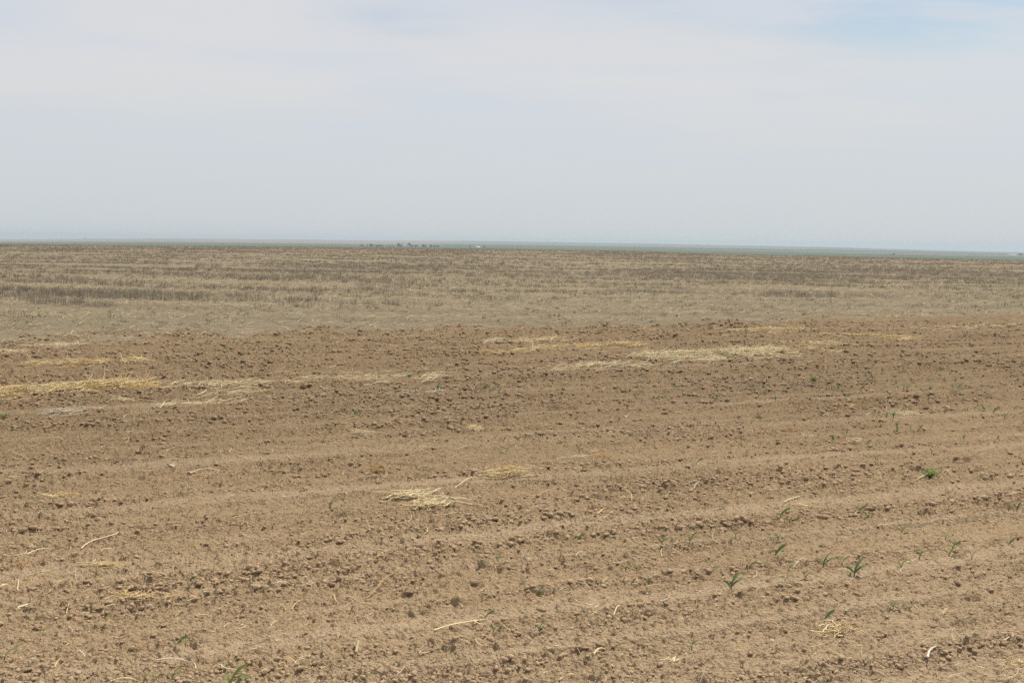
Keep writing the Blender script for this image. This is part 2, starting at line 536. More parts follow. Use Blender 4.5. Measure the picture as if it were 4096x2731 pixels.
GOLD = np.array([(0.78, 0.58, 0.27), (0.82, 0.66, 0.36), (0.84, 0.71, 0.43), (0.76, 0.52, 0.22)])
PALE = np.array([(0.82, 0.67, 0.38), (0.86, 0.72, 0.45), (0.78, 0.62, 0.34), (0.82, 0.71, 0.48)])
WHITE = np.array([(0.62, 0.54, 0.38), (0.68, 0.61, 0.47)])
BROWN = np.array([(0.30, 0.22, 0.12), (0.38, 0.28, 0.16), (0.46, 0.36, 0.20), (0.22, 0.16, 0.09)])
ORANGE = np.array([(0.62, 0.38, 0.14), (0.66, 0.46, 0.20), (0.58, 0.33, 0.12)])
GREENISH = np.array([(0.30, 0.28, 0.10), (0.42, 0.36, 0.14), (0.22, 0.24, 0.08)])
TONES = dict(gold=GOLD, pale=PALE, white=WHITE, brown=BROWN, orange=ORANGE, greenish=GREENISH)


def tints(tone, n, rng=RNG):
    T = TONES[tone][rng.integers(0, len(TONES[tone]), n)]
    return T * rng.uniform(0.8, 1.08, (n, 1))


def hdir(n, around=None, spread=math.pi, lift=(0.0, 0.2), rng=RNG):
    a = rng.uniform(-math.pi, math.pi, n) if around is None else around + rng.normal(0, spread, n) + math.pi * rng.integers(0, 2, n)
    l = rng.uniform(lift[0], lift[1], n)
    return np.stack([np.cos(a) * np.cos(l), np.sin(a) * np.cos(l), np.sin(l)], 1)


ROWA = math.atan2(RY, RX)

# ------------------------------------------------------------------ windrows of straw left across the tilled strip
WINDROWS = [
    ([(-60, 1590), (120, 1578), (300, 1566), (450, 1562), (620, 1553)], 0.30, 330, 'gold',
     "thick golden straw windrow running in from the photo's left edge, the brightest one there"),
    ([(600, 1556), (800, 1545), (1000, 1540), (1250, 1535), (1500, 1520), (1650, 1510), (1880, 1503)], 0.95, 75, 'pale',
     "long thin broken straw windrow crossing the middle of the tilled strip"),
    ([(-50, 1476), (150, 1470), (330, 1466), (450, 1460), (560, 1450)], 0.20, 145, 'gold',
     "narrow yellow straw windrow behind the thick golden one at left"),
    ([(-50, 1412), (60, 1400), (200, 1388), (380, 1384)], 0.6, 60, 'pale',
     "pale thin straw windrow lying close to the stubble edge at left"),
    ([(2200, 1482), (2330, 1472), (2480, 1468), (2600, 1458)], 0.45, 75, 'pale',
     "loose pale straw windrow leading up to the widest yellow one"),
    ([(2560, 1441), (2700, 1430), (2900, 1425), (3050, 1416), (3130, 1410)], 0.42, 420, 'pale',
     "widest dense yellow straw windrow, right of the middle of the tilled strip"),
    ([(3100, 1410), (3250, 1390), (3400, 1385)], 0.5, 60, 'gold',
     "sparse straw trailing on from the far end of the widest windrow"),
    ([(1980, 1365), (2100, 1374), (2250, 1366)], 0.45, 145, 'pale',
     "short straw windrow with upright stalks just before the stubble edge, middle of the photo"),
    ([(2160, 1396), (2300, 1390), (2420, 1386), (2560, 1380)], 0.30, 110, 'gold',
     "thin golden straw line just in front of the short upright windrow"),
    ([(1900, 1419), (2060, 1413), (2160, 1405)], 0.28, 70, 'gold',
     "small golden straw line nearest below the middle windrows, tapering left"),
    ([(2980, 1332), (3150, 1320), (3300, 1344), (3420, 1350), (3560, 1352), (3680, 1358)], 0.6, 110, 'gold',
     "far golden straw windrow with a kink close to the stubble edge at right"),
    ([(3150, 1378), (3230, 1372), (3330, 1366)], 0.4, 80, 'gold',
     "short golden straw patch between the widest windrow and the kinked far one"),
    ([(3680, 1318), (3850, 1315), (4000, 1302), (4130, 1310)], 0.6, 45, 'pale',
     "faint pale straw windrow running out at the right edge below the stubble"),
    ([(640, 1641), (750, 1634), (850, 1622), (980, 1612)], 0.14, 70, 'pale',
     "narrow pale straw line rising right below the long broken windrow"),
    ([(150, 1668), (330, 1655), (430, 1655)], 0.18, 80, 'white',
     "whitish flattened straw patch below the thick golden windrow at left"),
    ([(1550, 1600), (1640, 1585), (1760, 1578)], 0.25, 22, 'white',
     "thin scatter of whitish straw below the long broken windrow"),
]


def windrow(pts, hw, dens, tone, label):
    G = np.array([ground(*p) for p in pts])
    seg = np.linalg.norm(np.diff(G, axis=0), axis=1); cum = np.concatenate([[0], np.cumsum(seg)])
    n = int(dens * (4.6 if dens > 200 else 3.4) * cum[-1])
    hw = hw * 0.85
    t = RNG.uniform(0, cum[-1], n)
    # clumped along its length
    keep = vnoise(t * 1.3 + pts[0][0], t * 0 + 0.3, 200) + 1.1 * vnoise(t * 3 + pts[0][1], t * 0 + 0.7, 201) + RNG.uniform(-0.6, 0.75, n) > 0.0
    t = t[keep]; n = len(t)
    x = np.interp(t, cum, G[:, 0]); y = np.interp(t, cum, G[:, 1])
    dx = np.interp(t + 0.1, cum, G[:, 0]) - np.interp(t - 0.1, cum, G[:, 0]); dy = np.interp(t + 0.1, cum, G[:, 1]) - np.interp(t - 0.1, cum, G[:, 1])
    ang = np.arctan2(dy, dx)
    off = np.clip(RNG.laplace(0, hw * 0.42, n), -3.2 * hw, 3.2 * hw) + hw * 0.9 * vnoise(t * 1.7 + pts[0][0], t * 0 + 3.1, 205)
    k2 = fbm(t * 2.2 + pts[0][0], off * 4.5, 207, 3, 0.7) + (0.55 if dens > 140 else 0.1) * np.exp(-(off / hw) ** 2) + RNG.uniform(-0.35, 0.35, n) > (0.28 if dens > 140 else 0.05)
    t, x, y, ang, off = t[k2], x[k2], y[k2], ang[k2], off[k2]; n = len(t)
    x = x - np.sin(ang) * off; y = y + np.cos(ang) * off
    core = np.exp(-(off / (hw * 0.7)) ** 2) * min(1, dens / 180)
    z = height(x, y, False) + 0.012 + RNG.random(n) * (0.008 + 0.085 * core)
    up = RNG.random(n) < 0.06
    d = hdir(n, ang, 0.75, (-0.05, 0.22))
    du = hdir(n, None, 0, (0.5, 1.3))
    d = np.where(up[:, None], du, d)
    L = RNG.uniform(0.08, 0.34, n); L = np.where(up, L * 0.6, L)
    P = np.stack([x, y, z], 1) - d * (L * 0.5)[:, None] * (~up)[:, None]
    V, Fc, T = stalks(P, d, L, RNG.uniform(0.0026, 0.0050, n), RNG.normal(0, 0.04, n), tints(tone, n), 4, 0.25)
    o = tinted_obj("straw_windrow", V, Fc, T, M_STRAW, (float(x.mean()), float(y.mean()), 0.0))
    if dens < 150:
        o.name = "loose_straw"
        tag(o, label, "loose straw", kind='stuff')
    else:
        tag(o, label, "straw windrow", "straw windrows across the tilled strip")
    return o


for w in WINDROWS:
    windrow(*w)

# ------------------------------------------------------------------ straw clumps and dry tufts close by
LANDMARKS = []


def at_ground(px, py):
    x, y = ground(px, py)
    z = float(height(np.array([x]), np.array([y]), True)[0])
    # one correction for the height of the soil there
    x, y = ground(px, py, z)
    z = float(height(np.array([x]), np.array([y]), True)[0])
    return x, y, z


def pile(name, px, py, ln, wd, n, tone, label, cat, around=0.0, L=(0.1, 0.3), h=0.03, kink=0.25, rad=(0.0018, 0.0038), spread=0.35, lift=(-0.05, 0.25), nm=None):
    rng = np.random.default_rng(int(px * 7 + py))
    ln, wd, h = ln * 0.55, wd * 0.55, h * 0.7
    L = (L[0] * 0.55, L[1] * 0.6); rad = (rad[0] * 0.75, rad[1] * 0.75)
    x, y, z = at_ground(px, py)
    a, c = rng.normal(0, ln * 0.3, n), rng.normal(0, wd * 0.3, n)
    X = x + a * math.cos(around) - c * math.sin(around); Y = y + a * math.sin(around) + c * math.cos(around)
    d = hdir(n, around, spread, lift, rng)
    l = rng.uniform(*L, n)
    P = np.stack([X, Y, height(X, Y, True) + 0.004 + rng.random(n) * h], 1) - d * (l * 0.5)[:, None]
    V, Fc, T = stalks(P, d, l, rng.uniform(*rad, n), rng.normal(0, 0.05, n), tints(tone, n, rng), 6, 0.3, rng, 4, 0.6, kink)
    o = tinted_obj(name, V, Fc, T, M_STRAW, (x, y, z))
    tag(o, label, cat)
    LANDMARKS.append((nm or label, x, y))
    return o


def tuft(name, px, py, rad_, hgt, n, tone, label, cat, nm=None, thick=(0.0012, 0.0026), lift=(0.3, 1.35), kink=0.4):
    rng = np.random.default_rng(int(px * 5 + py))
    rad_, hgt, thick = rad_ * 0.6, hgt * 0.65, (thick[0] * 0.8, thick[1] * 0.8)
    x, y, z = at_ground(px, py)
    X = x + rng.normal(0, rad_ * 0.25, n); Y = y + rng.normal(0, rad_ * 0.25, n)
    d = hdir(n, None, 0, lift, rng)
    l = rng.uniform(0.5, 1.0, n) * hgt
    l = np.where(d[:, 2] < 0.6, l * 0.5 + rad_ * 0.5, l)
    P = np.stack([X, Y, np.full(n, z - 0.004)], 1)
    V, Fc, T = stalks(P, d, l, rng.uniform(*thick, n), rng.normal(-0.25, 0.2, n), tints(tone, n, rng), 5, 0.35, rng, 3, 0.4, kink)
    o = tinted_obj(name, V, Fc, T, M_STRAW, (x, y, z))
    tag(o, label, cat)
    LANDMARKS.append((nm or label, x, y))
    return o


pile("straw_clump", 3345, 2535, 0.30, 0.20, 20, 'gold', "large tangled clump of bent golden stalks near the bottom right corner", "straw clump", 0.5, (0.08, 0.22), 0.045, 1.1, (0.003, 0.0055), 1.0, (-0.1, 0.6), nm="large tangled golden clump")
tuft("dry_tuft", 3350, 2520, 0.12, 0.10, 26, 'brown', "brown dry root tuft inside the large tangled golden clump", "dry tuft", nm="brown root tuft")
tuft("dry_tuft", 3586, 2640, 0.10, 0.05, 34, 'orange', "small curly orange brown tuft low at the bottom right", "dry tuft", nm="curly orange brown tuft", lift=(0.0, 0.7))
pile("straw_clump", 3835, 2508, 0.13, 0.08, 14, 'brown', "small flat brown weed remnant with crossing stalks at far bottom right", "straw clump", 0.0, (0.05, 0.14), 0.03, 0.8, (0.0014, 0.0028), 1.0, (0, 0.6), nm="flat brown weed remnant")
pile("straw_clump", 4075, 2655, 0.16, 0.08, 12, 'gold', "golden stalks cut off by the photo's right edge at the bottom", "straw clump", 0.6, (0.05, 0.14), 0.02, 0.6, (0.002, 0.004), 0.9, (0, 0.4), nm="golden stalks at the right edge")
pile("straw_clump", 2683, 2655, 0.13, 0.06, 12, 'pale', "short heap of thick broken pale stalk bits at the bottom middle", "straw clump", 0.3, (0.03, 0.08), 0.02, 0.3, (0.003, 0.005), 0.8, (0, 0.4), nm="heap of thick stalk bits")
tuft("dry_tuft", 2644, 2622, 0.06, 0.05, 12, 'brown', "tiny brown dry tuft just behind the heap of thick stalk bits", "dry tuft", nm="tiny brown tuft")
tuft("dry_tuft", 2582, 2370, 0.08, 0.05, 30, 'brown', "pale brown root mat drooping down among seedlings right of the middle", "dry tuft", nm="pale brown root mat", lift=(0.1, 0.8))
pile("straw_clump", 2480, 2325, 0.13, 0.08, 7, 'brown', "few brown stalk bits lying beside a slanted seedling right of the middle", "straw clump", -0.6, (0.06, 0.14), 0.02, 0.3, (0.002, 0.004), 0.7, nm="brown stalk bits")
tuft("dry_tuft", 1690, 2450, 0.11, 0.06, 40, 'brown', "fan shaped brown dry weed tuft above the long pale stalk", "dry tuft", nm="fan shaped brown tuft", lift=(0.2, 1.1))
pile("straw_clump", 420, 2268, 0.22, 0.035, 16, 'gold', "tight yellow straw bundle lying sideways at the left", "straw clump", 0.05, (0.12, 0.26), 0.018, 0.3, (0.002, 0.0036), 0.12, (-0.03, 0.1), nm="tight yellow straw bundle")
pile("straw_clump", 545, 2397, 0.34, 0.12, 20, 'gold', "spread heap of flat bent yellow stalks left of the middle in the foreground", "straw clump", -0.1, (0.08, 0.22), 0.035, 0.6, (0.0026, 0.0046), 0.5, (-0.05, 0.35), nm="spread heap of flat yellow stalks")
pile("straw_clump", 70, 2253, 0.16, 0.06, 9, 'orange', "orange straw wisps beside the long grey twig at left", "straw clump", 0.1, (0.08, 0.16), 0.02, 0.6, (0.0016, 0.003), 0.4, nm="orange straw wisps")
pile("straw_clump", 100, 2440, 0.06, 0.03, 7, 'pale', "small pale husk arching over a clod near the left edge", "husk", 0.2, (0.05, 0.10), 0.03, 0.6, (0.004, 0.007), 0.3, (0.1, 0.5), nm="small pale husk")
pile("straw_clump", 1655, 1990, 0.50, 0.06, 26, 'pale', "long pale straw pile stretched out left of the photo's middle", "straw clump", 0.42, (0.2, 0.5), 0.05, 0.8, (0.0036, 0.006), 0.22, (-0.03, 0.22), nm="long pale straw pile")
pile("straw_clump", 1735, 2018, 0.36, 0.30, 30, 'pale', "splayed pale straw pile touching the front of the long one", "straw clump", 0.75, (0.15, 0.40), 0.05, 0.9, (0.0034, 0.0056), 0.6, (-0.03, 0.35), nm="splayed pale straw pile")
pile("straw_clump", 2030, 1898, 0.52, 0.12, 60, 'gold', "compact yellow straw bundle with frayed front at the photo's middle", "straw clump", 0.25, (0.15, 0.42), 0.10, 0.7, (0.002, 0.004), 0.3, (-0.25, 0.1), nm="compact yellow straw bundle")
tuft("dry_tuft", 1564, 1992, 0.14, 0.09, 45, 'greenish', "greenish yellow dry tuft at the left end of the long pale pile", "dry tuft", nm="greenish yellow tuft", lift=(0.2, 1.2))
tuft("dry_tuft", 1372, 2060, 0.17, 0.10, 60, 'brown', "dark brown dead weed tuft left of the splayed pale pile", "dry tuft", nm="dark dead weed tuft", lift=(0.0, 1.0))
pile("straw_clump", 1503, 1885, 0.20, 0.10, 26, 'orange', "curled orange straw clump above the dead weed and pale piles", "straw clump", 0.1, (0.08, 0.22), 0.05, 1.0, (0.002, 0.0036), 0.6, (-0.1, 0.5), nm="curled orange clump")
tuft("dry_tuft", 1265, 1795, 0.12, 0.13, 16, 'orange', "orange stalk fan sticking up from clods left of the middle", "dry tuft", nm="orange stalk fan", lift=(0.1, 1.0))
pile("straw_clump", 1895, 1722, 0.30, 0.2, 26, 'gold', "yellow fanned straw clump in the cloddy band at the middle", "straw clump", 0.8, (0.12, 0.3), 0.06, 0.4, (0.002, 0.0036), 0.5, (0, 0.4), nm="yellow fanned clump")
pile("straw_clump", 1450, 1730, 0.55, 0.15, 18, 'pale', "drawn out pale stalks arching over clods left of the middle", "straw clump", 0.2, (0.15, 0.4), 0.05, 0.6, (0.0018, 0.0032), 0.3, nm="drawn out pale stalks")
pile("straw_clump", 2010, 1722, 0.25, 0.2, 14, 'orange', "orange scattered stalks just right of the yellow fanned clump", "straw clump", 0.3, (0.1, 0.25), 0.03, 0.6, (0.0016, 0.003), 0.6, nm="orange scattered stalks")
tuft("dry_tuft", 1425, 1845, 0.16, 0.12, 22, 'gold', "thin spiky yellow tuft above the curled orange clump", "dry tuft", nm="thin spiky yellow tuft")
tuft("dry_tuft", 1632, 1862, 0.15, 0.08, 16, 'orange', "orange wispy tuft right of the curled orange clump", "dry tuft", nm="orange wispy tuft", lift=(0.1, 0.9))
pile("straw_clump", 230, 1990, 0.32, 0.07, 26, 'gold', "twisted yellow straw rope lying at the left", "straw clump", 0.35, (0.1, 0.25), 0.035, 0.6, (0.002, 0.0036), 0.3, (-0.05, 0.3), nm="twisted yellow straw rope")
pile("straw_clump", 2405, 1822, 0.20, 0.12, 16, 'orange', "bent orange stalks right of the middle", "straw clump", 0.5, (0.1, 0.25), 0.04, 0.8, (0.002, 0.0036), 0.7, (0, 0.5), nm="bent orange stalks")
pile("straw_clump", 2300, 1836, 0.28, 0.12, 11, 'white', "grey white forked stalks left of the bent orange ones", "straw clump", 0.3, (0.15, 0.3), 0.02, 0.3, (0.002, 0.0034), 0.4, nm="grey white forked stalks")
pile("straw_clump", 3208, 2030, 0.18, 0.12, 16, 'gold', "little criss crossed yellow straw patch near two seedlings at right", "straw clump", 0.1, (0.06, 0.14), 0.02, 0.3, (0.0018, 0.003), 0.8, nm="little criss crossed patch")
tuft("dry_tuft", 3227, 1745, 0.22, 0.10, 26, 'pale', "pale spiky tuft flattened on the soil at upper right", "dry tuft", nm="pale spiky tuft", lift=(0.05, 0.9))
pile("straw_clump", 3170, 1725, 0.2, 0.08, 10, 'orange', "orange stalks left of the pale spiky tuft", "straw clump", 0.2, (0.1, 0.25), 0.03, 0.5, (0.0018, 0.003), 0.3, nm="orange stalks")
pile("straw_clump", 3420, 1772, 0.24, 0.16, 10, 'pale', "loose pale stalks beside small seedlings at upper right", "straw clump", 0.6, (0.15, 0.35), 0.03, 0.4, (0.0018, 0.003), 0.5, nm="loose pale stalks")
pile("straw_clump", 3620, 1660, 0.45, 0.25, 26, 'pale', "pale yellow straw wisp in the cloddy band at right", "straw clump", 0.1, (0.15, 0.4), 0.04, 0.4, (0.002, 0.0034), 0.4, nm="pale yellow wisp")
pile("straw_clump", 3400, 1606, 0.5, 0.2, 18, 'orange', "orange straw wisp behind big clods at right", "straw clump", 0.1, (0.15, 0.4), 0.04, 0.4, (0.002, 0.0034), 0.4, nm="orange straw wisp")
tuft("dry_tuft", 1475, 1610, 0.25, 0.16, 34, 'gold', "straw tuft bent over a dark clod below the long broken windrow", "dry tuft", nm="straw tuft on a dark clod", lift=(0.2, 1.2))
tuft("dry_tuft", 2345, 1590, 0.30, 0.12, 34, 'orange', "brownish orange mat tuft below the start of the loose pale windrow", "dry tuft", nm="brownish orange mat", lift=(0.05, 0.9))
tuft("dry_tuft", 575, 1658, 0.30, 0.22, 40, 'pale', "spiky upright white straw tuft left of the narrow pale line", "dry tuft", nm="spiky white tuft", lift=(0.4, 1.4))
tuft("dry_tuft", 85, 1585, 0.30, 0.34, 40, 'brown', "tall brown upright tuft in the thick golden windrow", "dry tuft", nm="tall brown tuft", lift=(0.7, 1.45))
pile("straw_clump", 480, 1593, 0.45, 0.12, 30, 'pale', "arched straw handful in front of the thick golden windrow's end", "straw clump", -0.3, (0.2, 0.4), 0.05, 0.5, (0.002, 0.0036), 0.3, nm="arched straw handful")
tuft("dry_tuft", 3680, 2115, 0.12, 0.04, 10, 'white', "white dead root spreading on the soil at right", "dry tuft", nm="white dead root", lift=(0.0, 0.5))
tuft("dry_tuft", 2130, 1875, 0.1, 0.05, 14, 'brown', "grey brown rootlet patch right of the compact yellow bundle", "dry tuft", nm="grey brown rootlets", lift=(0, .5))
pile("straw_clump", 2385, 1978, 0.2, 0.1, 10, 'brown', "brown crossing stalks leaning on a clod right of the middle", "straw clump", 0.8, (0.08, 0.2), 0.04, 0.6, (0.0018, 0.003), 0.8, nm="brown crossing stalks")
tuft("dry_tuft", 3545, 2512, 0.10, 0.03, 18, 'brown', "thin curly brown rootlets right of the large tangled clump", "dry tuft", nm="curly brown rootlets", lift=(0, .6))
tuft("dry_tuft", 2522, 2652, 0.12, 0.03, 16, 'brown', "star shaped rootlets in a crumbly hollow at the bottom middle", "dry tuft", nm="star shaped rootlets", lift=(0, .4))

# ------------------------------------------------------------------ single stalks placed from the photograph
def stick(px0, py0, px1, py1, r, tone, label, bendz=0.01, kinks=0.2, nm=None, cat="straw stalk", name="straw_stalk", up=0.0):
    rng = np.random.default_rng(int(px0 + 3 * py1))
    a = Vector(at_ground(px0, py0)); bb = Vector(at_ground(px1, py1))
    r *= 0.72
    a.z += r + 0.006; bb.z += r + 0.008 + up
    n = 9
    pts = []
    side = Vector((-(bb - a).y, (bb - a).x, 0)).normalized()
    L = (bb - a).length
    k1, k2 = rng.normal(0, 0.04 * kinks * 3), rng.normal(0, 0.02 * kinks * 3)
    for k in range(n):
        t = k / (n - 1)
        p = a.lerp(bb, t) + side * (L * (k1 * math.sin(t * 3.14) + k2 * math.sin(t * 6.28))) + Vector((0, 0, bendz * math.sin(t * 3.14)))
        pts.append(p)
    V, Fc = [], []
    sides = 6
    for k, p in enumerate(pts):
        d = (pts[min(k + 1, n - 1)] - pts[max(k - 1, 0)]).normalized()
        s = d.cross(Vector((0, 0, 1))).normalized(); u = s.cross(d)
        rr = r * (1 - 0.35 * k / (n - 1)) * (1.25 if k in (3, 6) else 1)
        for j in range(sides):
            an = 6.2832 * j / sides
            V.append(p + s * math.cos(an) * rr + u * math.sin(an) * rr * 0.8)
    for k in range(n - 1):
        for j in range(sides):
            Fc.append((k * sides + j, k * sides + (j + 1) % sides, (k + 1) * sides + (j + 1) % sides, (k + 1) * sides + j))
    Fc += [(0, 1, 2, 5), (2, 3, 4, 5)]
    e = (n - 1) * sides
    Fc += [(e + 5, e + 2, e + 1, e), (e + 5, e + 4, e + 3, e + 2)]
    T = np.repeat(tints(tone, 1, rng), len(V), 0)
    o = tinted_obj(name, np.array([tuple(v) for v in V]), np.array(Fc), T, M_STRAW, tuple(a))
    tag(o, label, cat)
    m = (a + bb) / 2
    LANDMARKS.append((nm or label, m.x, m.y))
    return o


stick(1738, 2515, 1943, 2482, 0.0055, 'pale', "long thick pale stalk lying across the bottom middle of the soil", nm="long thick pale stalk")
stick(1464, 2340, 1542, 2328, 0.0042, 'white', "short white stalk beside a long thin bent straw", nm="short white stalk")
stick(1468, 2395, 1585, 2302, 0.0022, 'orange', "long thin bent orange straw by the short white stalk", 0.02, 0.8, nm="long thin bent straw")
stick(627, 2648, 757, 2645, 0.0040, 'white', "straight white stalk lying level at the bottom left", nm="straight white stalk")
stick(440, 2730, 545, 2727, 0.0042, 'pale', "pale stalk at the bottom edge on the left", nm="pale stalk at the bottom edge")
stick(848, 2684, 955, 2692, 0.0032, 'gold', "bent golden straw beside the biggest seedling at the bottom edge", 0.02, 1.2, nm="bent golden straw")
stick(310, 2612, 340, 2627, 0.0034, 'white', "short whitish stalk bit slanting down at the bottom left", nm="short whitish bit")
stick(218, 2668, 254, 2636, 0.0026, 'gold', "slanting golden straw at the bottom left corner", nm="slanting golden straw")
stick(700, 2470, 765, 2440, 0.0028, 'brown', "brownish straw resting against a dark clod at left", 0.01, 0.4, nm="brownish straw")
stick(650, 2402, 735, 2408, 0.0034, 'gold', "straight golden stalk trailing right of the spread heap", nm="straight golden stalk")
stick(265, 2460, 277, 2415, 0.0030, 'gold', "thin golden straw standing up, left one of a close pair", 0.0, 0.1, nm="upright straw pair")
stick(303, 2458, 301, 2422, 0.0030, 'orange', "thin orange straw standing up, right one of a close pair", 0.0, 0.1, nm="upright straw pair's right one")
stick(72, 2372, 76, 2327, 0.0030, 'pale', "pale straw poking up near the left edge", 0.0, 0.2, nm="pale upright straw")
stick(95, 2342, 148, 2338, 0.0030, 'gold', "little golden stalk lying level near the left edge", nm="little golden stalk")
stick(198, 2348, 262, 2343, 0.0032, 'gold', "level golden stalk right of the little one at left", nm="level golden stalk")
stick(0, 2361, 38, 2350, 0.0036, 'pale', "pale stalk entering at the left edge", nm="pale stalk at the left edge")
stick(540, 2298, 670, 2307, 0.0030, 'pale', "arched pale stalk below the tight yellow bundle", 0.02, 1.0, nm="arched pale stalk")
stick(110, 2228, 213, 2182, 0.0034, 'pale', "long grey twig slanting up right near the left edge", 0.02, 0.4, nm="long grey twig")
stick(325, 2195, 476, 2143, 0.0042, 'pale', "forked pale stalk rising right at the left", 0.01, 0.5, nm="forked pale stalk")
stick(52, 1812, 118, 1843, 0.0046, 'gold', "golden stalk slanting down right on the soil at upper left", nm="golden slanting stalk")
stick(690, 1716, 690, 1716.5, 0.003, 'pale', "tiny pale stub among clods at upper left", nm="tiny pale stub")
stick(760, 1900, 890, 1892, 0.0045, 'pale', "curved pale stalk beside the pale flat stone", 0.02, 1.2, nm="curved pale stalk")
stick(770, 1908, 858, 1906, 0.0036, 'gold', "thin golden stalk just below the curved pale one", nm="thin golden stalk")
stick(1776, 2068, 1855, 2055, 0.0036, 'pale', "pale stalk trailing off the splayed pale pile", nm="pale trailing stalk")
stick(1820, 1945, 1890, 1922, 0.0040, 'pale', "pale twisted stalk between the pale pile and the yellow bundle", 0.02, 0.8, nm="pale twisted stalk")
stick(2390, 2060, 2418, 2046, 0.0040, 'gold', "short golden stalk alone right of the middle", nm="short golden stalk")
stick(2465, 2002, 2520, 2012, 0.0042, 'pale', "pale thick stalk under a slanting straw right of the middle", nm="pale thick stalk")
stick(2525, 2002, 2501, 1963, 0.0034, 'gold', "golden straw slanting over the pale thick stalk", nm="golden slanting straw")
stick(2355, 2014, 2410, 2023, 0.0040, 'gold', "golden stalk lying left of the pale thick one", nm="golden stalk")
stick(2820, 1905, 2862, 1845, 0.0030, 'brown', "long thin brown straw slanting up right of the middle", 0.01, 0.6, nm="long thin brown straw")
stick(2755, 1938, 2797, 1937, 0.0040, 'pale', "pale stalk with a bent tip right of the middle", nm="pale bent tip stalk")
stick(2775, 1950, 2797, 1940, 0.0034, 'white', "white stalk crossing the bent tip one", nm="white crossing stalk")
stick(3137, 2012, 3198, 1993, 0.0044, 'pale', "pale double stalk just above the criss crossed patch", nm="pale double stalk")
stick(3294, 1903, 3322, 1892, 0.0036, 'gold', "short golden straw in cloddy soil at right", nm="short golden straw")
stick(3665, 1917, 3720, 1915, 0.0036, 'pale', "pale stalk lying left of the green bushy weed", nm="pale stalk by the weed")
stick(3850, 1906, 3880, 1907, 0.0036, 'pale', "small pale stalk right of the green bushy weed", nm="small pale stalk")
stick(3778, 1886, 3808, 1902, 0.0060, 'brown', "dark stick just behind the green bushy weed", nm="dark stick", cat="stick", name="stick")
stick(3172, 2259, 3227, 2241, 0.0042, 'white', "pale forked twig beside a flat seedling at right", nm="pale forked twig")
stick(4014, 2573, 4078, 2566, 0.0050, 'pale', "thick pale stalk near the right edge at the bottom", nm="thick pale stalk at the right")
stick(3690, 2572, 3735, 2564, 0.0030, 'pale', "thin pale stalk left of the thick one at the bottom right", nm="thin pale stalk")
stick(3075, 2508, 3112, 2510, 0.0036, 'gold', "flat golden stalk left of the large tangled clump", nm="flat golden stalk")
stick(2220, 2606, 2257, 2611, 0.0050, 'pale', "short thick pale stalk, left one of two at the bottom middle", nm="short thick stalk")
stick(2376, 2616, 2416, 2611, 0.0056, 'pale', "short thick pale stalk, right one of two at the bottom middle", nm="short thick right stalk")
stick(2456, 2458, 2478, 2436, 0.0034, 'pale', "small pale stalk slanting up above the two thick ones", nm="small pale slanting stalk")
stick(2527, 2250, 2558, 2255, 0.0060, 'white', "white curled husk next to a tall seedling", 0.02, 1.0, nm="white curled husk", cat="husk", name="husk")
stick(3711, 2624, 3746, 2608, 0.0075, 'white', "white curled scrap lying at the bottom right", 0.004, 0.8, nm="white curled scrap", cat="scrap", name="curled_scrap")
stick(1108, 2340, 1162, 2336, 0.0040, 'pale', "pale flat stalk left of the short white stalk", nm="pale flat stalk")
stick(1330, 2380, 1354, 2420, 0.0032, 'gold', "golden bent straw pointing down left of the long thin bent one", nm="golden bent straw")
stick(1168, 2440, 1212, 2405, 0.0030, 'gold', "golden straw rising from a clod at the bottom left middle", nm="golden rising straw")
stick(1110, 2428, 1145, 2442, 0.0030, 'gold', "golden straw lying left of the rising one", nm="golden lying straw")
stick(1136, 2627, 1186, 2657, 0.0034, 'gold', "golden stalk slanting down towards the bottom edge", nm="golden stalk slanting down")
stick(1186, 2657, 1218, 2650, 0.0034, 'pale', "pale straw meeting the golden slanting stalk's lower end", nm="pale meeting straw")
stick(1424, 2620, 1434, 2600, 0.0090, 'brown', "wide flat brown stalk stub standing beside a dark hole", 0.0, 0.1, nm="wide brown stub", up=0.03)
stick(1085, 2517, 1114, 2497, 0.0032, 'gold', "little curved golden straw above a round dark clod", nm="little curved straw")
stick(3540, 2292, 3597, 2312, 0.0034, 'orange', "reddish straw slanting down right by seedlings at right", nm="reddish straw")
stick(3772, 2461, 3793, 2449, 0.0046, 'pale', "stubby pale stalk below a lone dark green seedling at right", nm="stubby pale stalk")

# ------------------------------------------------------------------ stones and clods
def ico(sub):
    t = (1 + 5 ** 0.5) / 2
    v = [(-1, t, 0), (1, t, 0), (-1, -t, 0), (1, -t, 0), (0, -1, t), (0, 1, t), (0, -1, -t), (0, 1, -t), (t, 0, -1), (t, 0, 1), (-t, 0, -1), (-t, 0, 1)]
    f = [(0, 11, 5), (0, 5, 1), (0, 1, 7), (0, 7, 10), (0, 10, 11), (1, 5, 9), (5, 11, 4), (11, 10, 2), (10, 7, 6), (7, 1, 8),
         (3, 9, 4), (3, 4, 2), (3, 2, 6), (3, 6, 8), (3, 8, 9), (4, 9, 5), (2, 4, 11), (6, 2, 10), (8, 6, 7), (9, 8, 1)]
    v = [Vector(p).normalized() for p in v]
    for _ in range(sub):
        cache = {}; nf = []
        def mid(a, b):
            k = (min(a, b), max(a, b))
            if k not in cache:
                v.append(((v[a] + v[b]) / 2).normalized()); cache[k] = len(v) - 1
            return cache[k]
        for a, b, c in f:
            ab, bc, ca = mid(a, b), mid(b, c), mid(c, a)
            nf += [(a, ab, ca), (b, bc, ab), (c, ca, bc), (ab, bc, ca)]
        f = nf
    return np.array([tuple(p) for p in v]), np.array(f)


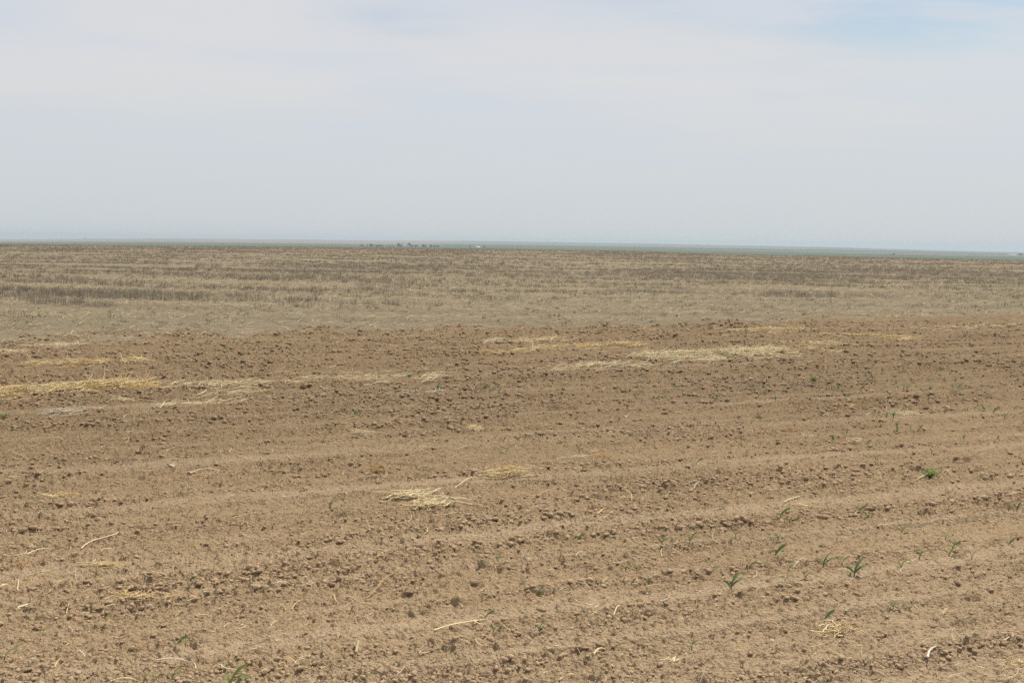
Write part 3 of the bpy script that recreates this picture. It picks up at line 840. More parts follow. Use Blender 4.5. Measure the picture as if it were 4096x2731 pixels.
def clod_shape(seed, sub, flat=0.65, amp=0.28):
    rng = np.random.default_rng(seed)
    V, Fc = ico(sub)
    r = np.ones(len(V))
    for k in range(7):                                      # broken facets
        d = rng.normal(0, 1, 3); d /= np.linalg.norm(d)
        h = rng.uniform(0.55, 0.9)
        dd = V @ d
        r = np.where(dd * r > h, h / np.maximum(dd, 1e-3), r)
    r = r + amp * 0.5 * vnoise(V[:, 0] * 2.3 + seed, V[:, 1] * 2.3 + V[:, 2] * 1.9, seed)
    r = r + amp * 0.28 * vnoise(V[:, 0] * 6 + V[:, 2] * 3, V[:, 1] * 6 - seed, seed + 3)
    V = V * r[:, None] * np.array([rng.uniform(0.9, 1.3), rng.uniform(0.75, 1.0), flat * rng.uniform(0.8, 1.15)])
    return V, Fc


CLOD_ME = []
for k in range(10):
    V, Fc = clod_shape(300 + k, 3, 0.5, 0.5)
    me = mesh_arrays("soil_clod", V * 0.5, Fc, True); me.materials.append(M_CLOD)
    CLOD_ME.append(me)
CLOD_LO = [clod_shape(400 + k, 1, 0.55, 0.95) for k in range(6)] + [clod_shape(420 + k, 0, 0.6, 1.0) for k in range(10)]

CLODS = [(304, 2540, .05), (155, 2495, .045), (416, 2506, .06), (653, 2504, .04), (638, 2578, .045), (483, 2583, .04), (459, 2613, .04), (22, 2705, .07), (98, 2698, .05),
         (827, 2380, .05), (527, 2648, .04), (577, 2672, .04), (39, 2550, .05), (394, 2428, .05), (1202, 2250, .045), (1475, 2308, .04), (1638, 2381, .05), (1675, 2388, .06),
         (1525, 2410, .06), (1538, 2443, .05), (1303, 2393, .04), (1078, 2536, .06), (1272, 2632, .05), (1372, 2450, .035), (1411, 2602, .04), (1895, 2672, .06), (1890, 2341, .05),
         (1155, 2321, .04), (2166, 2452, .05), (2771, 2348, .05), (2692, 2461, .06), (2631, 2498, .05), (2980, 2467, .07), (2847, 2689, .04), (2322, 2589, .05), (2440, 2574, .04),
         (2388, 2574, .05), (3681, 2383, .10), (3827, 2352, .05), (3777, 2285, .06), (3429, 2389, .05), (3146, 2452, .04), (3259, 2600, .03), (3729, 2490, .05), (3403, 1842, .11),
         (3377, 1811, .08), (3412, 1811, .06), (3625, 1785, .08), (3283, 2040, .06), (3851, 2164, .08), (3760, 2138, .08), (3490, 1874, .07), (4043, 1811, .07), (3058, 2190, .08),
         (2697, 2157, .07), (2370, 1951, .07), (2435, 1955, .06), (2575, 1972, .05), (1296, 1973, .09), (1218, 1973, .09), (1072, 1725, .10), (1065, 1815, .12), (1172, 1811, .09),
         (1803, 1720, .14), (1694, 1754, .08), (1290, 2044, .06), (1634, 2012, .05), (1790, 2014, .05), (1681, 2160, .05), (649, 1775, .10), (775, 1747, .11), (553, 1813, .09),
         (692, 1849, .14), (596, 1845, .06), (653, 1844, .05), (361, 2083, .08), (396, 2082, .10), (300, 2009, .05), (936, 2059, .06), (810, 2164, .06), (657, 2177, .05),
         (340, 1843, .08), (1993, 1376, .22), (1918, 1316, .16), (2115, 1316, .16), (2713, 1495, .16), (2461, 1516, .13), (2708, 1652, .14), (1802, 1695, .13), (2237, 1695, .13),
         (2747, 1318, .22), (3560, 1577, .13), (3584, 1623, .13), (3424, 1617, .15), (3497, 1633, .17), (3711, 1638, .15), (3174, 1600, .14), (2791, 1638, .16), (3137, 1649, .12),
         (3354, 1652, .15), (3189, 1675, .11), (3334, 1672, .11), (3630, 1632, .12)]
CLOD_GROUP = "loose dry clods on the tilled soil"
USED = {}


def near_label(base, x, y, reach=0.33):
    """a label by the nearest distinct thing, or None"""
    best = None
    for nm, lx, ly in LANDMARKS:
        if len(nm.split()) > 6: continue
        d = math.hypot(x - lx, y - ly)
        if d < reach * max(1, y / 6) and (best is None or d < best[0]):
            best = (d, nm, x - lx, y - ly)
    if best is None: return None
    d, nm, dx, dy = best
    rel = ("right of" if dx > 0 else "left of") if abs(dx) > abs(dy) * 0.7 else ("just behind" if dy > 0 else "just in front of")
    lab = f"{base} {rel} the {nm}"
    if lab in USED: return None
    USED[lab] = 1
    return lab


def clod(x, y, size, seed, label_ok=True):
    rng = random.Random(seed)
    o = bpy.data.objects.new("soil_clod", CLOD_ME[rng.randrange(len(CLOD_ME))])
    COL.objects.link(o)
    z = float(height(np.array([x]), np.array([y]), True)[0])
    o.location = (x, y, z + size * 0.0)
    o.scale = (size * rng.uniform(0.9, 1.2), size * rng.uniform(0.8, 1.1), size * rng.uniform(0.7, 1.0))
    o.rotation_euler = (rng.uniform(-0.3, 0.3), rng.uniform(-0.3, 0.3), rng.uniform(0, 6.28))
    word = "small brown clod" if size < 0.055 else ("fist sized brown clod" if size < 0.1 else "big dark brown clod")
    lab = near_label(word, x, y)
    if lab: tag(o, lab, "clod", CLOD_GROUP)
    else: tag(o, "dry brown clod lying alone on the tilled soil", "clod", CLOD_GROUP)


for k, (px, py, sz) in enumerate(CLODS):
    x, y = ground(px, py)
    clod(x, y, sz * (0.95 if py > 2200 else 0.62), 1000 + k)

stone_v, stone_f = clod_shape(77, 3, 0.55, 0.2)
for px, py, sz, lab in ((688, 1870, .15, "pale flat tan stone lying in front of a big clod at left"),
                        (762, 1888, .10, "half buried pale stone left of the curved pale stalk"),
                        (196, 1890, .07, "small greyish stone near the left edge"),
                        (2661, 1649, .15, "pale stone beside a dark clod right of the middle"),
                        (3002, 1528, .14, "pale stone in the cloddy soil right of the middle"),
                        (3290, 1829, .08, "small tan angular stone left of the big round clod at right"),
                        (2502, 1664, .11, "light tan stone in the cloddy band, middle right"),
                        (2222, 1742, .09, "small light stone by clods right of the middle"),
                        (3790, 1625, .15, "flat pale stone in the cloddy soil at far right")):
    sz *= 0.5
    x, y, z = at_ground(px, py)
    me = mesh_arrays("stone", stone_v * 0.5, stone_f, True); me.materials.append(M_STONE)
    o = link("stone", me, None, loc=(x, y, z + sz * 0.12)); o.scale = (sz, sz, sz)
    o.rotation_euler = (0.15, 0.1, px * 0.01)
    tag(o, lab, "stone")
    LANDMARKS.append((" ".join(lab.split()[:4]), x, y))

# further single clods, the largest of the rest, then the crumbs as one mass
n = 420000
yy = 3.5 + (RNG.random(n) ** 1.45) * 21
xx = RNG.uniform(-0.6, 0.6, n) * (yy + 0.8)
zone, strip, rough, uu, vv = fields(xx, yy)
keep = (RNG.random(n) < np.clip(0.9 * rough ** 1.8, 0.05, 1)) & (zone < 0.5)
xx, yy, rough = xx[keep], yy[keep], rough[keep]
size = (0.0050 + 0.025 * RNG.random(len(xx)) ** 6.0 * (0.3 + rough)) * (0.80 + yy / 16)
order = np.argsort(-size / yy * (np.abs(xx / yy) < 0.47))
top = order[:195]
for k in top:
    clod(float(xx[k]), float(yy[k]), float(size[k]), int(k))
rest = order[195:]
zz = height(xx[rest], yy[rest], True)
parts = []
rest_sz = size[rest]
pick = np.where(rest_sz / yy[rest] > 0.0030, RNG.integers(0, 6, len(rest)), RNG.integers(6, 16, len(rest)))
for j, (V, Fc) in enumerate(CLOD_LO):
    m = np.where(pick == j)[0]
    if not len(m): continue
    a = RNG.uniform(0, 6.28, len(m)); ca, sa = np.cos(a), np.sin(a)
    Vx = V[None, :, 0] * ca[:, None] - V[None, :, 1] * sa[:, None]; Vy = V[None, :, 0] * sa[:, None] + V[None, :, 1] * ca[:, None]
    Vz = np.repeat(V[None, :, 2], len(m), 0)
    s = rest_sz[m][:, None] * 0.5
    VV = np.stack([Vx * s + xx[rest][m][:, None], Vy * s + yy[rest][m][:, None], Vz * s + zz[m][:, None] + s * 0.17], 2).reshape(-1, 3)
    FF = (Fc[None] + (np.arange(len(m)) * len(V))[:, None, None]).reshape(-1, 3)
    parts.append((VV, FF, np.zeros((len(VV), 3))))
V, Fc, T = join_arrays(parts)
me = mesh_arrays("soil_crumbs", V, Fc, False)
tag(link("soil_crumbs", me, M_CLOD), "countless small soil crumbs strewn over the tilled rows", "soil crumbs", kind='stuff')

# ------------------------------------------------------------------ loose straw: 240 single ones, the rest as litter
STRAW_ME = []
for k in range(14):
    rng = np.random.default_rng(50 + k)
    tone = ('pale', 'gold', 'white', 'brown', 'gold', 'pale', 'orange')[k % 7]
    V, Fc, T = stalks(np.array([[-0.5, 0, 0]]), np.array([[1.0, 0, 0]]), np.array([1.0]), np.array([0.013]), np.array([0.0]), tints(tone, 1, rng) * 0.75, 7, 0.14, rng, 5, 0.55, 0.2)
    me = mesh_arrays("straw_bit", V, Fc, True); attr(me, "tint", T, 'COLOR'); me.materials.append(M_STRAW)
    STRAW_ME.append((me, tone))
n = 9000
yy = 3.7 + (RNG.random(n) ** 1.3) * 16
xx = RNG.uniform(-0.6, 0.6, n) * (yy + 0.8)
L = 0.012 + 0.16 * RNG.random(n) ** 4
zone = fields(xx, yy)[0]
ok = zone < 0.5
xx, yy, L = xx[ok], yy[ok], L[ok]
order = np.argsort(-L / yy * (np.abs(xx / yy) < 0.47))
zz = height(xx, yy, True)
word = dict(pale="pale short straw bit", gold="golden short straw bit", white="whitish short straw bit", brown="brown short straw bit", orange="orange short straw bit")
for k in order[:235]:
    j = random.randrange(14)
    o = bpy.data.objects.new("straw_bit", STRAW_ME[j][0]); COL.objects.link(o)
    l = float(L[k])
    o.scale = (l, min(l, 0.09), min(l, 0.09)); o.location = (xx[k], yy[k], zz[k] + 0.006 + l * 0.03)
    o.rotation_euler = (random.uniform(0, 6), random.uniform(-0.35, 0.2), random.uniform(0, 6.28))
    lab = near_label(word[STRAW_ME[j][1]], float(xx[k]), float(yy[k]), 0.4)
    tag(o, lab or f"{word[STRAW_ME[j][1]]} lying alone on the tilled soil", "straw", "loose straw bits on the bare soil")
rest = order[235:]
m = len(rest)
V, Fc, T = stalks(np.stack([xx[rest], yy[rest], zz[rest] + 0.005], 1), hdir(m, None, 0, (-0.1, 0.35)), L[rest], RNG.uniform(0.0011, 0.0024, m), RNG.normal(0, .05, m),
                  np.concatenate([tints('pale', m - m // 3), tints('brown', m // 3)]), 3, 0.3)
tag(tinted_obj("straw_litter", V, Fc, T, M_STRAW), "fine chaff and straw litter strewn thinly over the soil", "straw litter", kind='stuff')

# ------------------------------------------------------------------ corn seedlings
def leaf_arrays(az, L, w, lean, droop, rng, col):
    """one arching blade with a folded midrib"""
    seg = 8
    V, Fc = [], []
    p = Vector((0, 0, 0)); ang = lean
    tw0, tw1 = rng.uniform(-0.5, 0.5), rng.uniform(-1.1, 1.1); w = w * 1.35
    hx, hy = math.cos(az), math.sin(az)
    for k in range(seg + 1):
        t = k / seg
        wid = w * (0.35 + 1.3 * t) * (1 - t) ** 0.55 * 1.25 if t < 1 else 0.0
        wid = max(wid, w * 0.03)
        nx, nz = -math.sin(ang), math.cos(ang)              # normal in the blade's plane
        sidev = Vector((-hy, hx, 0))
        nrm = Vector((hx * -math.sin(ang), hy * -math.sin(ang), math.cos(ang)))
        tw = tw0 + tw1 * t
        sidev, nrm = sidev * math.cos(tw) + nrm * math.sin(tw), nrm * math.cos(tw) - sidev * math.sin(tw)
        V += [p + sidev * wid + nrm * wid * 0.45, p.copy(), p - sidev * wid + nrm * wid * 0.45]
        p = p + Vector((hx * math.cos(ang), hy * math.cos(ang), math.sin(ang))) * (L / seg)
        ang -= droop / seg * (0.4 + 1.4 * t)
    for k in range(seg):
        a = 3 * k
        Fc += [(a, a + 1, a + 4, a + 3), (a + 1, a + 2, a + 5, a + 4)]
    T = np.repeat(np.array([col]), len(V), 0) * np.linspace(0.85, 1.15, len(V))[:, None]
    T[-9:] = T[-9:] * 0.5 + np.array([0.22, 0.20, 0.07]) * 0.5
    return np.array([tuple(v) for v in V]), np.array(Fc), T


GREENS = [(0.19, 0.285, 0.105), (0.21, 0.305, 0.11), (0.165, 0.26, 0.11), (0.255, 0.33, 0.11)]


def seedling_proto(kind, seed):
    rng = np.random.default_rng(seed)
    col = np.array(GREENS[rng.integers(0, 4)])
    stem_h = rng.uniform(0.18, 0.3)
    V, Fc, T = stalks(np.array([[0, 0, -0.12]]), np.array([[0.06, 0, 0.998]]), np.array([stem_h + 0.12]), np.array([0.035]), np.array([0.0]),
                      np.array([(0.14, 0.19, 0.07)]), 3, 0.1, rng, 6, 0.8)
    me = mesh_arrays("stem", V, Fc, True); attr(me, "tint", T, 'COLOR'); me.materials.append(M_LEAF)
    out = [("stem", me)]
    az0 = rng.uniform(-0.35, 0.35)
    spec = dict(two=[(az0, 0.95, 0.085, 0.95, 1.7), (az0 + 2.4, 0.45, 0.06, 1.15, 0.6)],
                three=[(az0, 1.0, 0.085, 0.85, 1.7), (az0 + 2.6, 0.5, 0.06, 0.9, 1.0), (az0 + 0.5, 0.95, 0.075, 1.05, 0.9)],
                spear=[(az0, 0.95, 0.085, 0.92, 0.75), (az0 + 2.6, 0.35, 0.05, 0.8, 0.9)],
                arch=[(az0, 1.1, 0.08, 1.2, 2.6), (az0 + 3.3, 0.5, 0.06, 1.2, 0.5)],
                fork=[(az0 + 0.2, 0.85, 0.075, 0.95, 1.0), (az0 - 2.9, 0.6, 0.065, 1.15, 0.9)])[kind]
    for k, (az, L, w, lean, droop) in enumerate(spec):
        V, Fc, T = leaf_arrays(az, L, w, lean, droop, rng, col)
        V = V + np.array([0.03 * math.cos(az), 0.03 * math.sin(az), stem_h * (0.75 + 0.12 * k)])
        me = mesh_arrays("leaf", V, Fc, True); attr(me, "tint", T, 'COLOR'); me.materials.append(M_LEAF)
        out.append(("leaf", me))
    return out


KINDS = ['two', 'three', 'spear', 'arch', 'fork']
PROTO = {}
for i, k in enumerate(KINDS):
    PROTO[k] = [seedling_proto(k, 900 + 10 * i + j) for j in range(3)]
KWORD = dict(two="two leaved corn seedling", three="three leaved corn seedling", spear="upright spear shaped corn seedling", arch="corn seedling with a long arching leaf", fork="forked corn seedling")
# px, py, height in photo pixels, kind, heading (0 leaf to the right, pi left), label
SEED = [(17, 2640, 95, 'arch', 0.2, "tall corn seedling with one long leaf at the photo's left edge"), (174, 2527, 55, 'spear', 1.0, "short upright corn seedling between clods, second from the left edge"),
        (422, 2484, 60, 'spear', 0.3, "slim corn seedling leaning right in front of the spread heap of yellow stalks"), (705, 2582, 85, 'spear', 0.6, "left one of a close pair of upright corn seedlings at bottom left"),
        (740, 2579, 85, 'fork', 1.0, "right one of a close pair of upright corn seedlings at bottom left"), (923, 2656, 75, 'arch', 0.1, "corn seedling arching right over a dark clod, bottom left"),
        (575, 2724, 80, 'arch', 0.3, "corn seedling in a tight cluster at the bottom edge, its leaf bowing right"), (625, 2717, 50, 'spear', 1.2, "small corn seedling under the bowing leaf at the bottom edge"),
        (688, 2712, 75, 'three', 0.1, "spreading three leaved corn seedling right of the bottom edge cluster"), (919, 2727, 150, 'three', 0.5, "largest corn seedling, broad leaved, at the bottom edge left of the middle"),
        (980, 2220, 45, 'spear', 0.6, None), (755, 2336, 62, 'arch', 0.1, "arching corn seedling alone on a smooth strip at left"), (374, 2486, 35, 'fork', 0.5, "tiny corn seedling in a dark hollow at left"),
        (152, 2206, 50, 'two', 0.5, "corn seedling behind the long grey twig at left"), (1901, 2246, 55, 'spear', 0.4, None), (1988, 2245, 58, 'two', 0.3, None), (1596, 2272, 38, 'fork', 1.2, None), (1666, 2270, 62, 'spear', 0.7, None),
        (1940, 2471, 80, 'spear', 0.5, "leaning corn seedling at the far end of the long thick pale stalk"), (1973, 2525, 75, 'two', 0.3, "corn seedling with a slanting leaf right of the long thick pale stalk"),
        (1453, 2730, 45, 'spear', 0.8, "corn seedling tip cut off by the bottom edge"), (2089, 2331, 40, 'two', 0.2, None), (2152, 2375, 62, 'three', 0.2, "corn seedling with a level leaf and small shadow below it, photo's middle"),
        (2414, 2340, 65, 'spear', 0.5, "slanted corn seedling left of the brown stalk bits"), (2525, 2338, 42, 'spear', 1.1, None), (2577, 2331, 70, 'fork', 0.3, "forked corn seedling above the pale brown root mat"),
        (2501, 2279, 85, 'spear', 0.6, "tall corn seedling left of the white curled husk"), (2547, 2292, 45, 'two', 0.3, "short corn seedling just below the white curled husk"), (2858, 2294, 70, 'arch', 0.4, "corn seedling with one broad slanting leaf right of the middle"),
        (2923, 2353, 115, 'three', 0.6, "big upright corn seedling beside a dark clod right of the middle"), (2997, 2277, 65, 'fork', 0.2, None), (2157, 2527, 72, 'arch', 0.6, "corn seedling with a reddish stalk left of its neighbour at bottom middle"),
        (2285, 2508, 60, 'arch', 0.0, "corn seedling with a bowed bright leaf at bottom middle"), (2766, 2595, 70, 'arch', 0.1, "lone bowed corn seedling behind the heap of thick stalk bits"), (3100, 2235, 95, 'spear', 0.7, "tall slanting corn seedling right of the middle with a folded tip"),
        (3292, 2264, 105, 'three', 0.3, "big corn seedling with a drooping leaf, left of a smaller one"), (3368, 2246, 70, 'fork', 0.3, "corn seedling with forked leaves just right of the big drooping one"), (3416, 2296, 120, 'three', 0.5, "tallest dense corn seedling of the right hand group"),
        (3155, 2277, 60, 'arch', 0.3, "flat lying corn seedling beside the pale forked twig"), (3222, 2312, 70, 'two', 0.2, None), (3139, 2327, 65, 'two', 0.0, None), (3290, 2344, 62, 'spear', 0.4, None),
        (3603, 2272, 75, 'arch', 0.1, None), (3677, 2240, 75, 'two', 0.2, None), (3795, 2222, 95, 'spear', 0.5, "upright broad leaved corn seedling in the right part"), (3886, 2231, 75, 'fork', 0.1, "wide open corn seedling like a V in the right part"),
        (4043, 2230, 35, 'two', 0.0, "low flat corn seedling near the right edge"), (3571, 2442, 75, 'arch', 0.1, "left one of two stout corn seedlings close together, lower right"), (3631, 2429, 80, 'spear', 0.8, "right one of two stout corn seedlings close together, lower right"),
        (3795, 2405, 40, 'arch', 0.2, "lone dark green corn seedling above the stubby pale stalk"), (3298, 2488, 85, 'spear', 0.5, "single spear shaped corn seedling behind the large tangled golden clump"),
        (2370, 2117, 45, 'two', 0.3, None), (2163, 2121, 30, 'spear', 0.3, None), (2309, 2158, 50, 'spear', 1.1, None), (2760, 2134, 65, 'two', 0.3, None), (2647, 2178, 70, 'three', 0.2, None), (2758, 2176, 75, 'three', 0.1, None),
        (2941, 2154, 60, 'two', 0.3, None), (2418, 2071, 45, 'spear', 0.6, None), (2784, 1864, 55, 'spear', 0.9, None), (2311, 1782, 45, 'two', 0.6, None), (2237, 1777, 36, 'two', 0.6, None), (2366, 1773, 30, 'spear', 0.6, None),
        (2418, 1778, 30, 'spear', 0.9, None), (3120, 2086, 75, 'spear', 0.9, "upright corn seedling, left of a pair below the criss crossed patch"), (3157, 2080, 65, 'spear', 0.6, "slanting corn seedling, right of a pair below the criss crossed patch"),
        (3431, 2060, 60, 'spear', 0.6, None), (3455, 2080, 75, 'spear', 0.5, None), (3605, 2132, 78, 'spear', 0.9, "upright corn seedling near the white dead root"), (3782, 2158, 72, 'arch', 0.1, "bowed corn seedling between two big clods at right"),
        (3089, 2171, 75, 'arch', 0.1, None), (4034, 2180, 50, 'spear', 0.6, None), (3808, 2197, 55, 'spear', 0.7, None), (3124, 2200, 50, 'spear', 0.6, None), (3468, 1777, 36, 'spear', 0.8, None), (3486, 1792, 40, 'two', 0.9, None),
        (3501, 1838, 48, 'arch', 0.2, None), (3727, 1812, 46, 'two', 0.5, None), (4089, 1856, 55, 'two', 0.5, None), (4067, 2038, 62, 'spear', 1.8, None), (3642, 1718, 38, 'two', 0.5, None), (1174, 1877, 48, 'spear', 0.7, None),
        (1666, 1873, 48, 'spear', 0.5, None), (1318, 2030, 92, 'three', 0.2, "tall forked corn seedling alone left of the middle above the dead weed"), (1995, 1951, 52, 'spear', 0.6, "corn seedling below the compact yellow bundle"), (1668, 2145, 50, 'arch', 0.3, None),
        (1725, 2156, 30, 'spear', 0.8, None), (2001, 1808, 36, 'spear', 0.7, None), (2023, 1801, 40, 'three', 0.5, None), (1786, 1973, 36, 'spear', 1.3, "corn seedling at the far end of the long pale straw pile"), (729, 1960, 44, 'two', 0.9, None), (749, 2062, 44, 'spear', 0.7, None), (135, 2008, 40, 'two', 0.9, "corn seedling at the left end of the twisted yellow straw rope")]
SG = "green corn seedlings sprouting from the tilled soil"


def place_seedling(x, y, z, hgt, kind, yaw, label, rng):
    e = bpy.data.objects.new("corn_seedling", None); COL.objects.link(e)
    e.empty_display_size = 0.02
    s = hgt / 0.95
    e.location = (x, y, z); e.scale = (s, s, s); e.rotation_euler = (0, 0, yaw)
    tag(e, label, "seedling", SG)
    for nm, me in PROTO[kind][rng.randrange(3)]:
        o = bpy.data.objects.new(nm, me); COL.objects.link(o); o.parent = e
    return e


rng = random.Random(3)
for px, py, hp, kind, yaw, lab in SEED:
    x, y, z = at_ground(px, py)
    d = math.hypot(x, y)
    h = hp * 0.60 * d / F + 0.008
    if lab is None:
        lab = near_label(KWORD[kind], x, y, 0.5) or (f"{KWORD[kind]} standing alone on bare soil")
    place_seedling(x, y, z - 0.003, h, kind, (yaw - 0.4) * 0.35, lab, rng)

# far seedlings show as green dots: one mesh each
def merged(proto):
    parts = []
    for nm, me in proto:
        V = np.empty(len(me.vertices) * 3, np.float32); me.vertices.foreach_get("co", V)
        Fc = np.empty(len(me.loops), np.int32); me.loops.foreach_get("vertex_index", Fc)
        parts.append((V.reshape(-1, 3), Fc.reshape(-1, 4), np.tile(np.array([(0.11, 0.18, 0.07)]), (len(me.vertices), 1))))
    V, Fc, T = join_arrays(parts)
    me = mesh_arrays("corn_seedling", V, Fc, True); attr(me, "tint", T, 'COLOR'); me.materials.append(M_LEAF)
    return me


FAR = [merged(PROTO[k][0]) for k in ('three', 'fork', 'two')]
zones = [((1400, 2600), (1520, 1600), 26), ((2650, 3900), (1460, 1580), 60), ((700, 1350), (1350, 1430), 45), ((2500, 3300), (1560, 1620), 14), ((3300, 4090), (1600, 1760), 18), ((1400, 2600), (1600, 1700), 10)]
cnt = 0
for (x0, x1), (y0, y1), k in zones:
    for _ in range(k):
        px, py = rng.uniform(x0, x1), rng.uniform(y0, y1)
        x, y = ground(px, py)
        z = float(height(np.array([x]), np.array([y]), True)[0])
        o = bpy.data.objects.new("corn_seedling", FAR[rng.randrange(3)]); COL.objects.link(o)
        s = rng.uniform(0.05, 0.085)
        o.location = (x, y, z); o.scale = (s * 1.2, s * 1.2, s); o.rotation_euler = (0, 0, rng.uniform(0, 6.28))
        tag(o, "tiny green corn seedling far out in the cloddy tilled strip", "seedling", SG)
        cnt += 1

# green bushy weeds
def weed(px, py, hgt, wid, n, label):
    rg = np.random.default_rng(int(px))
    k_ = 0.85 if py > 1800 else 0.55
    hgt, wid = hgt * k_, wid * k_
    x, y, z = at_ground(px, py)
    e = bpy.data.objects.new("bushy_weed", None); COL.objects.link(e); e.location = (x, y, z - 0.004)
    tag(e, label, "weed")
    ns = 26
    d = hdir(ns, None, 0, (0.35, 1.45), rg)
    L = rg.uniform(0.6, 1.0, ns) * hgt / np.maximum(d[:, 2], 0.55)
    P = np.zeros((ns, 3))
    V, Fc, T = stalks(P, d, L, np.full(ns, 0.0022), rg.normal(-0.1, 0.08, ns), tints('greenish', ns, rg), 4, 0.2, rg, 4, 0.4)
    me = mesh_arrays("stem", V, Fc, True); attr(me, "tint", T, 'COLOR'); link("stem", me, M_LEAF, e)
    parts = []
    for k in range(n):
        j = rg.integers(0, ns); t = rg.uniform(0.3, 1.0)
        base = P[j] + d[j] * L[j] * t
        col = np.array(GREENS[rg.integers(0, 4)]) * rg.uniform(0.9, 1.7) + (np.array([0.10, 0.08, 0.0]) if rg.random() < 0.35 else 0)
        V, Fc, T = leaf_arrays(rg.uniform(0, 6.28), wid * rg.uniform(0.12, 0.26), wid * 0.024, rg.uniform(0.0, 1.3), rg.uniform(0, 1.2), rg, col)
        parts.append((V + base, Fc, T))
    V, Fc, T = join_arrays(parts)
    me = mesh_arrays("foliage", V, Fc, True); attr(me, "tint", T, 'COLOR'); link("foliage", me, M_LEAF, e)


weed(3722, 1914, 0.085, 0.15, 150, "green bushy weed with narrow yellowish leaves casting a shadow at right")
weed(3036, 1682, 0.07, 0.12, 70, "small olive green weed beside clods right of the middle")
weed(3256, 1527, 0.12, 0.22, 60, "pale green low weed in the cloddy strip at right")
weed(18, 1675, 0.10, 0.16, 60, "small yellowish green weed at the left edge")
weed(1640, 1508, 0.16, 0.26, 70, "wispy grey green weed inside the long broken windrow")

# ------------------------------------------------------------------ stubble
def stubble_mask(x, y):
    a = R(67)                                               # drill rows of the stubble run far to the left
    al = -math.sin(a) * x + math.cos(a) * y
    ac = math.cos(a) * x + math.sin(a) * y
    m = fbm(al * 0.055, ac * 0.30, 210, 3, 0.6) + 0.55 * fbm(al * 0.35, ac * 1.0, 220, 2) + 0.35 * vnoise(al * 1.4, ac * 1.8, 230)
    return m


def stubble_zone(y0, y1, dens, nb, h, w, name):
    area = 0.68 * (y1 ** 2 - y0 ** 2)
    n = int(area * dens)
    y = np.sqrt(RNG.uniform(y0 ** 2, y1 ** 2, n)); x = RNG.uniform(-0.68, 0.68, n) * y
    zone = fields(x, y)[0]
    by = boundary_y(x / y)
    m = stubble_mask(x, y)
    thick = smooth(0.0, 5.0, y - by - 2.0) * (0.35 + 0.65 * smooth(3, 16, y - by))
    keep = (m > 0.20 - 0.50 * smooth(30, 60, y) + 0.10 * smooth(100, 160, y)) & (RNG.random(n) < np.clip(thick * (0.35 + 1.6 * (m - 0.1) + 0.4 * smooth(35, 60, y)), 0, 1)) & (zone > 0.6)
    few = (RNG.random(n) < 0.02) & (zone > 0.6)
    keep = keep | few
    x, y, m = x[keep], y[keep], m[keep]
    n = len(x)
    z = height(x, y, True)
    hh = h * (0.55 + 0.45 * RNG.random(n)) * np.clip(0.75 + 0.8 * m, 0.6, 1.3)
    px = np.repeat(x, nb) + RNG.normal(0, 0.06 + w * 2.0, n * nb); py = np.repeat(y, nb) + RNG.normal(0, 0.06 + w * 2.0, n * nb); pz = np.repeat(z, nb)
    N_ = n * nb
    a = RNG.uniform(0, 6.28, N_); l = np.repeat(hh, nb) * RNG.uniform(0.55, 1.0, N_)
    tilt = np.abs(RNG.normal(0, 0.32, N_))
    tipx = px + np.cos(a) * np.sin(tilt) * l; tipy = py + np.sin(a) * np.sin(tilt) * l; tipz = pz + np.cos(tilt) * l
    b = RNG.uniform(0, 6.28, N_); ww = w * RNG.uniform(0.6, 1.3, N_)
    bx, by_ = np.cos(b) * ww, np.sin(b) * ww
    hh_ = 1
    V = np.stack([np.stack([px - bx, py - by_, pz - 0.02], 1), np.stack([px + bx, py + by_, pz - 0.02], 1),
                  np.stack([tipx + bx * 0.5, tipy + by_ * 0.5, tipz], 1), np.stack([tipx - bx * 0.5, tipy - by_ * 0.5, tipz], 1)], 1).reshape(-1, 3)
    Fc = np.arange(N_ * 4).reshape(-1, 4)
    pal = np.array([(0.288, 0.240, 0.180), (0.248, 0.208, 0.160), (0.336, 0.284, 0.216), (0.208, 0.176, 0.136), (0.416, 0.360, 0.280)])
    base = pal[RNG.integers(0, 5, n)] * (0.98 if name == 'a' else 1.04)
    T = np.repeat(np.repeat(base, nb, 0) * RNG.uniform(0.75, 1.25, (N_, 1)), 4, 0)
    return V, Fc, T


parts = [stubble_zone(19, 38, 18, 13, 0.18, 0.0045, 'a'), stubble_zone(38, 75, 12, 9, 0.16, 0.007, 'b'), stubble_zone(75, 215, 4.0, 6, 0.15, 0.016, 'c')]
V, Fc, T = join_arrays(parts)
print("stubble faces", len(Fc))
tag(tinted_obj("stubble", V, Fc, T, M_STUB, smooth_shade=False), "grey brown standing stubble in uneven rows across the far field", "stubble", kind='stuff')

# flattened straw and chaff on the stubble ground
n = 34000
y = np.sqrt(RNG.uniform(17 ** 2, 60 ** 2, n)); x = RNG.uniform(-0.56, 0.56, n) * y
zone = fields(x, y)[0]
k = ((zone > 0.45) | ((y - boundary_y(x / y) > -3.5) & (RNG.random(n) < 0.40))) & (RNG.random(n) < np.clip(1.3 - (y - 20) / 50, 0.2, 1))
x, y = x[k], y[k]; n = len(x)
tone = np.where((RNG.random(n) < 0.35)[:, None], tints('brown', n), tints('pale', n) * 0.85)
V, Fc, T = stalks(np.stack([x, y, height(x, y, True) + 0.012], 1), hdir(n, None, 0, (0, 0.35)), RNG.uniform(0.05, 0.25, n), RNG.uniform(0.003, 0.007, n), np.zeros(n), tone, 2, 0.2)
tag(tinted_obj("flattened_straw", V, Fc, T, M_STRAW), "flattened pale straw covering the ground between the stubble rows", "straw litter", kind='stuff')

